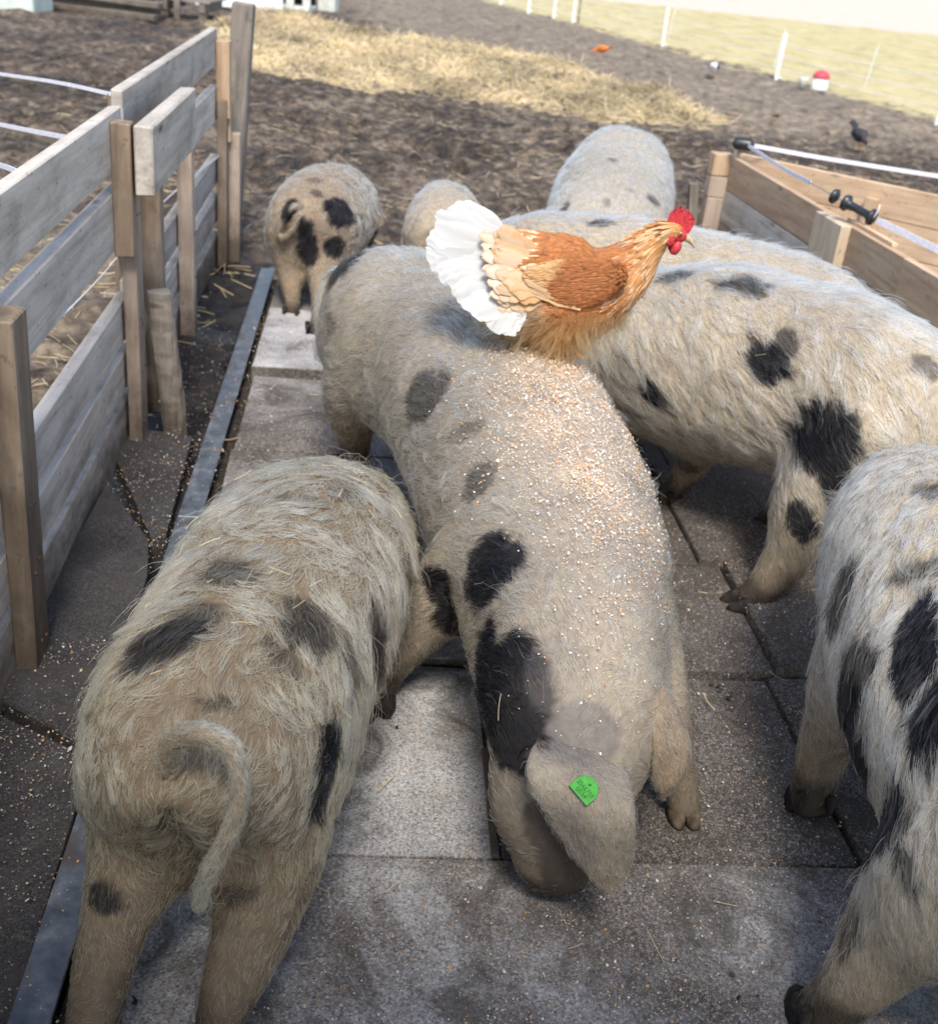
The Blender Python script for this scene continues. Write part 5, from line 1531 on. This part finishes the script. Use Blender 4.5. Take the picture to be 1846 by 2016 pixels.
# cream tail coverts edged brown
for k in range(46):
    f = rh.random(); row = rh.random()
    xx = -.156 + .055 * row
    bx_, bz_ = xx + .060 + .012 * f, .226 - .118 * f
    tx_, tz_ = xx - .012 + .052 * f * f, .258 - .172 * f
    yy = -.037 - .046 * math.sin(f * 2.2) - .007 * row
    col = (np.array((.70, .64, .53)) * (1 - row) + np.array((.50, .29, .13)) * row) * rh.uniform(.85, 1.12)
    big_feather('covert_feather', hp(bx_, bz_, yy), hp(tx_ + rh.normal(0, .004), tz_ + rh.normal(0, .004), yy - .004), .021 * rh.uniform(.8, 1.25), (-.1, -1, .3), col, (.50, .26, .09), hen, .002, 7)

# near wing
bm = bmesh.new()
outline = []
wst = [(.112, .180, .012), (.090, .174, .038), (.045, .164, .054), (.0, .162, .052), (-.040, .168, .036), (-.074, .175, .010)]
rings = []
for (wx, wz, wh) in catmull(np.array(wst), 18):
    rings.append(np.array([hp(wx + .25 * wh * math.sin(a), wz + wh * math.sin(a), -.074 - .014 * math.cos(a) - .008 * (1 - ((wx - .02) / .09) ** 2)) for a in np.linspace(0, 2 * np.pi, 20, endpoint=False)]))
loft(bm, rings)
wme = bm_mesh(bm, 'wing')
set_col(wme, np.tile(BRICK * 1.25, (len(wme.vertices), 1)))
wing = link('wing', wme, hen, M['feather'])
Pw, Nw = sample_surface(wme, 1900, 56)
xw, yw, zw = hen_local(Pw)
Fw = np.tile(-bx, (len(Pw), 1)); Fw[:, 2] -= .30
Fw -= (Fw * Nw).sum(1)[:, None] * Nw; Fw /= np.linalg.norm(Fw, axis=1)[:, None] + 1e-9
pale_w = smooth01((-.012 - xw + (zw - .15) * .5) / .02)[:, None]
cw = (RUST * .55 + BRICK * .45)[None] * (1 - pale_w) + np.array([.54, .32, .15])[None] * pale_w
cw = np.clip(cw * np.clip(rh.normal(1, .16, len(Pw)), .5, 1.5)[:, None], .01, .85)
feathers_object('wing_coverts', [feather_cards(Pw, Nw, Fw, .017, .011, cw, cw * .72, .03)], wing)
for i in range(4):
    f = i / 3
    big_feather('flight_feather', hp(.035 - .03 * f, .116 + .020 * f, -.0925 - .002 * f), hp(-.070 - .006 * f, .146 + .020 * f, -.090 - .001 * f), .012, (0, -1, .25), np.array((.62, .44, .26)) * (1 - .2 * f), (.50, .27, .10), wing, .002, 7)

# head parts
redm = plain('comb_skin', (.46, .035, .045), .5, .35, .4, 260)
bm = bmesh.new()
prof = [(.183, .285), (.186, .304), (.191, .311), (.193, .304), (.199, .318), (.2015, .309), (.208, .320), (.2105, .309), (.217, .316), (.2185, .305), (.226, .307), (.227, .296), (.2345, .295), (.233, .283), (.2275, .268), (.219, .266), (.205, .280), (.193, .284)]
a_ = [bm.verts.new(tuple(hp(px_, pz_, -.003))) for px_, pz_ in prof]; b_ = [bm.verts.new(tuple(hp(px_, pz_, .003))) for px_, pz_ in prof]
bm.faces.new(a_); bm.faces.new(list(reversed(b_)))
for i in range(len(prof)):
    j = (i + 1) % len(prof); bm.faces.new((a_[j], a_[i], b_[i], b_[j]))
bmesh.ops.triangulate(bm, faces=[f for f in bm.faces if len(f.verts) > 4])
link('comb', bm_mesh(bm, 'comb', False), hen, redm)
bm = bmesh.new(); ellipsoid(bm, hp(.208, .263, -.006), (.016, .013, .014))
link('face', bm_mesh(bm, 'face'), hen, redm)
for yy in (-.010, .008):
    bm = bmesh.new(); tube(bm, [(*hp(.210, .252, yy), .005), (*hp(.207, .242, yy * 1.2), .010), (*hp(.203, .232, yy * 1.2), .009)], 6, 12)
    link('wattle', bm_mesh(bm, 'wattle'), hen, redm)
bm = bmesh.new(); ellipsoid(bm, hp(.192, .255, -.021), (.008, .003, .011))
link('earlobe', bm_mesh(bm, 'earlobe'), hen, redm)
for yy in (-.0185, .0085):
    bm = bmesh.new(); ellipsoid(bm, hp(.209, .268, yy), (.0052, .003, .0052))
    ey = link('eye', bm_mesh(bm, 'eye'), hen, plain('amber_eye', (.38, .12, .02), .15, .6, .1, 100))
    bm = bmesh.new(); ellipsoid(bm, hp(.209, .268, yy + (-.0018 if yy < 0 else .0018)), (.0026, .0022, .0026))
    link('pupil', bm_mesh(bm, 'pupil'), ey, M['black_plastic'])
bm = bmesh.new(); tube(bm, [(*hp(.216, .262, -.002), .0085), (*hp(.229, .256, -.002), .0062), (*hp(.239, .246, -.002), .0030), (*hp(.2425, .240, -.002), .0010)], 8, 10)
link('beak', bm_mesh(bm, 'beak'), hen, plain('horn_beak', (.46, .36, .22), .4, .4, .2, 120))
legm = plain('yellow_leg', (.50, .27, .10), .6, .3, .2, 200)
for yy in (-.032, .032):
    bm = bmesh.new()
    tube(bm, [(*hp(.014, .035, yy), .0065), (*hp(.022, .008, yy), .006)], None, 8)
    for ty_ in (-.022, 0, .022):
        tube(bm, [(*hp(.020, .006, yy), .005), (*hp(.040, .006, yy + ty_ * .6), .0045), (*hp(.058, .002, yy + ty_), .0025)], 5, 7)
    tube(bm, [(*hp(.02, .006, yy), .005), (*hp(.002, .003, yy), .003)], None, 7)
    link('foot', bm_mesh(bm, 'foot'), hen, legm)

# ------------------------------------------------------------------ birds far out on the mud
def far_bird(name, label, cat, loc, yaw, scale, c_body, c_wing, c_tail, tail_up=.6, comb=True, head_down=False):
    root = empty(name, loc, label, cat)
    cy, sy = math.cos(yaw), math.sin(yaw)
    def q(x, z, y=0): return np.array(loc) + scale * np.array([x * cy - y * sy, x * sy + y * cy, z])
    hz, hx = (.10, .20) if head_down else (.30, .13)
    bm = bmesh.new()
    tube(bm, [(*q(-.13, .20), .035 * scale), (*q(-.06, .175), .075 * scale), (*q(.02, .165), .085 * scale), (*q(.08, .19 if not head_down else .16), .06 * scale), (*q(.115, .24 if not head_down else .13), .036 * scale), (*q(hx, hz), .026 * scale), (*q(hx + .02, hz), .02 * scale)], 22, 14)
    me = remesh(bm_mesh(bm, 'body'), .012 * scale, 3)
    V = coords(me)
    set_col(me, np.tile(c_body, (len(V), 1)) * np.clip(1 + .2 * wn1(V, 14, 3), .6, 1.4)[:, None])
    link('body', me, root, M['feather'])
    for k in range(5):
        f = (k - 2) / 2
        big_feather('tail_feather', q(-.10, .20, f * .02), q(-.24, .20 + .12 * tail_up - abs(f) * .03, f * .045), .05 * scale, (.1, f * .5, 1), c_tail, c_tail, root, .004, 5)
    for yy in (-1, 1):
        bm = bmesh.new(); ellipsoid(bm, q(-.02, .185, yy * .07), (.085 * scale, .025 * scale, .05 * scale), Matrix.Rotation(yaw, 3, 'Z'))
        wm_ = bm_mesh(bm, 'wing'); set_col(wm_, np.tile(c_wing, (len(wm_.vertices), 1)))
        link('wing', wm_, root, M['feather'])
        bm = bmesh.new(); tube(bm, [(*q(.0, .10, yy * .03), .012 * scale), (*q(.01, .05, yy * .03), .008 * scale), (*q(.015, .0, yy * .03), .008 * scale), (*q(.05, -.005, yy * .03), .006 * scale)], 8, 7)
        link('leg', bm_mesh(bm, 'leg'), root, legm)
    bm = bmesh.new(); tube(bm, [(*q(hx + .02, hz), .010 * scale), (*q(hx + .055, hz - .012), .002 * scale)], None, 8)
    link('beak', bm_mesh(bm, 'beak'), root, legm)
    if comb:
        bm = bmesh.new(); ellipsoid(bm, q(hx + .005, hz + .03), (.02 * scale, .006 * scale, .014 * scale), Matrix.Rotation(yaw, 3, 'Z'))
        link('comb', bm_mesh(bm, 'comb'), root, redm)
    return root
far_bird('hen', 'small orange brown hen far out on the mud above the straw', 'hen', (1.034, 15.31, 0), math.radians(170), .56, (.62, .19, .04), (.58, .17, .04), (.60, .20, .05), .5, True, True)
far_bird('duck', 'black and white bird far out on the mud near the wire fence', 'bird', (2.256, 14.15, 0), math.radians(75), .66, (.72, .72, .72), (.05, .055, .07), (.7, .7, .7), .2, False, True)
far_bird('hen', 'dark grey hen pecking on the mud beyond the right pen wall', 'hen', (2.753, 9.53, 0), math.radians(-75), .62, (.045, .042, .045), (.035, .033, .036), (.04, .038, .042), 1.1, True, True)

# ------------------------------------------------------------------ crumbs of grain and straw
def flakes(name, P, N, size, cols, label, seed, parent=None):
    r = np.random.default_rng(seed)
    n = len(P)
    A = r.normal(size=(n, 3)); A -= (A * N).sum(1)[:, None] * N; A /= np.linalg.norm(A, axis=1)[:, None]
    tl = r.normal(0, .3, (n, 3)); Nn = N + tl; Nn /= np.linalg.norm(Nn, axis=1)[:, None]
    A -= (A * Nn).sum(1)[:, None] * Nn; A /= np.linalg.norm(A, axis=1)[:, None]
    B = np.cross(Nn, A)
    s1 = size * r.lognormal(0, .38, n); s2 = s1 * r.uniform(.5, .95, n)
    top = [P + A * (s1 * math.cos(a) * k)[:, None] + B * (s2 * math.sin(a) * k)[:, None] + Nn * (s1 * .28)[:, None] for a, k in ((0, 1), (1.3, .9), (2.5, 1.05), (3.8, .9), (5.0, 1.0))]
    side = []
    low = [P + A * (s1 * math.cos(a) * 1.05)[:, None] + B * (s2 * math.sin(a) * 1.05)[:, None] - Nn * (s1 * .2)[:, None] for a in (0, 1.3, 2.5, 3.8, 5.0)]
    # top pentagon as two quads plus two side quads keeps each crumb cheap
    qd = [np.stack([top[0], top[1], top[2], top[3]], 1), np.stack([top[0], top[3], top[4], low[4]], 1), np.stack([top[1], low[1], low[2], top[2]], 1), np.stack([top[3], low[3], low[4], top[4]], 1)]
    me = quads(4, np.concatenate(qd), name)
    set_col(me, np.repeat(np.concatenate([cols] * 4), 4, axis=0))
    o = link(name, me, parent, M['flake'])
    return tag(o, label, 'grain', None, 'stuff')
def grain_cols(n, seed, bright=1.0):
    r = np.random.default_rng(seed)
    pal = np.array([(.78, .74, .68), (.70, .40, .20), (.62, .33, .15), (.66, .52, .34), (.50, .40, .28), (.74, .60, .45)])
    c = pal[r.choice(len(pal), n, p=[.30, .22, .10, .16, .06, .16])]
    return np.clip(c * r.normal(1, .12, n)[:, None] * bright, .05, .88)
Pg, Ng = sample_surface(pigs['B'].me, 13000, 61, on_back)
Pg = Pg + Ng * rng.uniform(.001, .010, len(Pg))[:, None]
flakes('feed_grain', Pg, Ng, .00112, grain_cols(len(Pg), 62), 'orange and white crumbs of rolled grain strewn on the back of the sow', 63)
# on the floor
n = 62000
a_ = rng.uniform(.0, 2.3, n); b_ = rng.uniform(-1.0, 3.35, n)
X_ = -0.495 + N2.x * a_ + D2.x * b_; Y_ = .943 + N2.y * a_ + D2.y * b_
ci = np.clip(np.searchsorted(COLS, a_) - 1, 0, 3); ri = np.clip(np.searchsorted(ROWS, b_) - 1, 0, 8)
slab_tops = {k: v for k, v in lift.items()}
Z_ = np.array([slab_tops.get((int(i), int(j)), .003) for i, j in zip(ci, ri)]) + .002
Pf = np.stack([X_, Y_, Z_], 1)
kp = rng.random(n) < .25 + .75 * smooth01(wn1(Pf, 1.4, 17) * .5 + .45)
kp &= (a_ > .06)
flakes('feed_grain', Pf[kp], np.tile([0, 0, 1.0], (kp.sum(), 1)), .00125, grain_cols(int(kp.sum()), 72, .68), 'fine grain crumbs scattered over the concrete slabs', 73)
n = 11000
a_ = rng.uniform(-.22, .06, n); b_ = rng.uniform(0, 2.7, n)
X_ = -0.495 + N2.x * a_ + D2.x * b_; Y_ = .943 + N2.y * a_ + D2.y * b_
on_strip = (a_ > 0) & (a_ < .052)
Z_ = np.where(on_strip, .017, .016 + .05 * -(X_ + .68))
Pf2 = np.stack([X_, Y_, Z_], 1)
kp = np.where(on_strip, rng.random(n) < .35, np.where(b_ < 1.75, True, rng.random(n) < .4)) & (rng.random(n) < .25 + .75 * smooth01(wn1(Pf2, 2.5, 19) * .5 + .5))
flakes('feed_grain', Pf2[kp], np.tile([0, 0, 1.0], (kp.sum(), 1)), .00125, grain_cols(int(kp.sum()), 76, .62), 'grain crumbs on the steel strip and the dark slabs beside the fence', 77)

n = 260
a_ = rng.uniform(.06, 2.2, n); b_ = rng.uniform(-.9, 3.3, n)
Pd = np.stack([-0.495 + N2.x * a_ + D2.x * b_, .943 + N2.y * a_ + D2.y * b_, np.full(n, .006)], 1)
cl_ = rng.integers(0, 60, n); cen_ = Pd[cl_]
Pd[:, :2] = cen_[:, :2] + rng.normal(0, .018, (n, 2))
flakes('dung_crumbs', Pd, np.tile([0, 0, 1.0], (n, 1)), .0042, np.tile([.03, .024, .018], (n, 1)) * rng.uniform(.6, 1.8, n)[:, None], 'dark crumbs of dung trodden onto the slabs', 79)['category'] = 'dirt'
# stems of straw caught in the coats
def stems_on(me, n, seed, zmin, key):
    r = np.random.default_rng(seed)
    P_s, N_s = sample_surface(me, n * 3, seed, lambda P, N: (P[:, 2] > zmin) * (N[:, 2] > .2))
    P_s, N_s = P_s[:n], N_s[:n]
    A = r.normal(size=(n, 3)); A -= (A * N_s).sum(1)[:, None] * N_s; A /= np.linalg.norm(A, axis=1)[:, None]
    L = r.uniform(.008, .038, n)
    c = P_s + N_s * .012
    t = np.array([-.5, 0, .5])
    pts_ = c[:, None] + A[:, None] * (t[None, :, None] * L[:, None, None]) + N_s[:, None] * r.normal(0, .0008, (n, 3))[:, :, None]
    return pts_, np.full((n, 3), .0004) * r.uniform(.6, 1.4, n)[:, None], straw_cols(P_s, n, r) * 1.15
sa = stems_on(pigs['A'].me, 48, 81, .33, 'A'); sB_ = stems_on(pigs['B'].me, 26, 82, .25, 'B'); sc_ = stems_on(pigs['C'].me, 10, 83, .4, 'C'); sd_ = stems_on(pigs['D'].me, 8, 84, .35, 'D')
allp = [np.concatenate([k[i] for k in (sa, sB_, sc_, sd_)]) for i in range(3)]
tag(hair_object('straw_bits', allp[0], allp[1], np.clip(allp[2], .05, .7), M['straw'], None), 'short straw stems caught in the coats of the pigs', 'straw', None, 'stuff')
n = 420
a_ = rng.uniform(.05, 2.2, n); b_ = rng.uniform(-.8, 3.3, n)
Pq = np.stack([-0.495 + N2.x * a_ + D2.x * b_, .943 + N2.y * a_ + D2.y * b_, np.full(n, .012)], 1)
o = straw_strands('floor_straw', Pq, 87, None, .01, .06, .0006, .03)
tag(o, 'thin broken straw and twigs lying on the concrete slabs', 'straw', None, 'stuff')
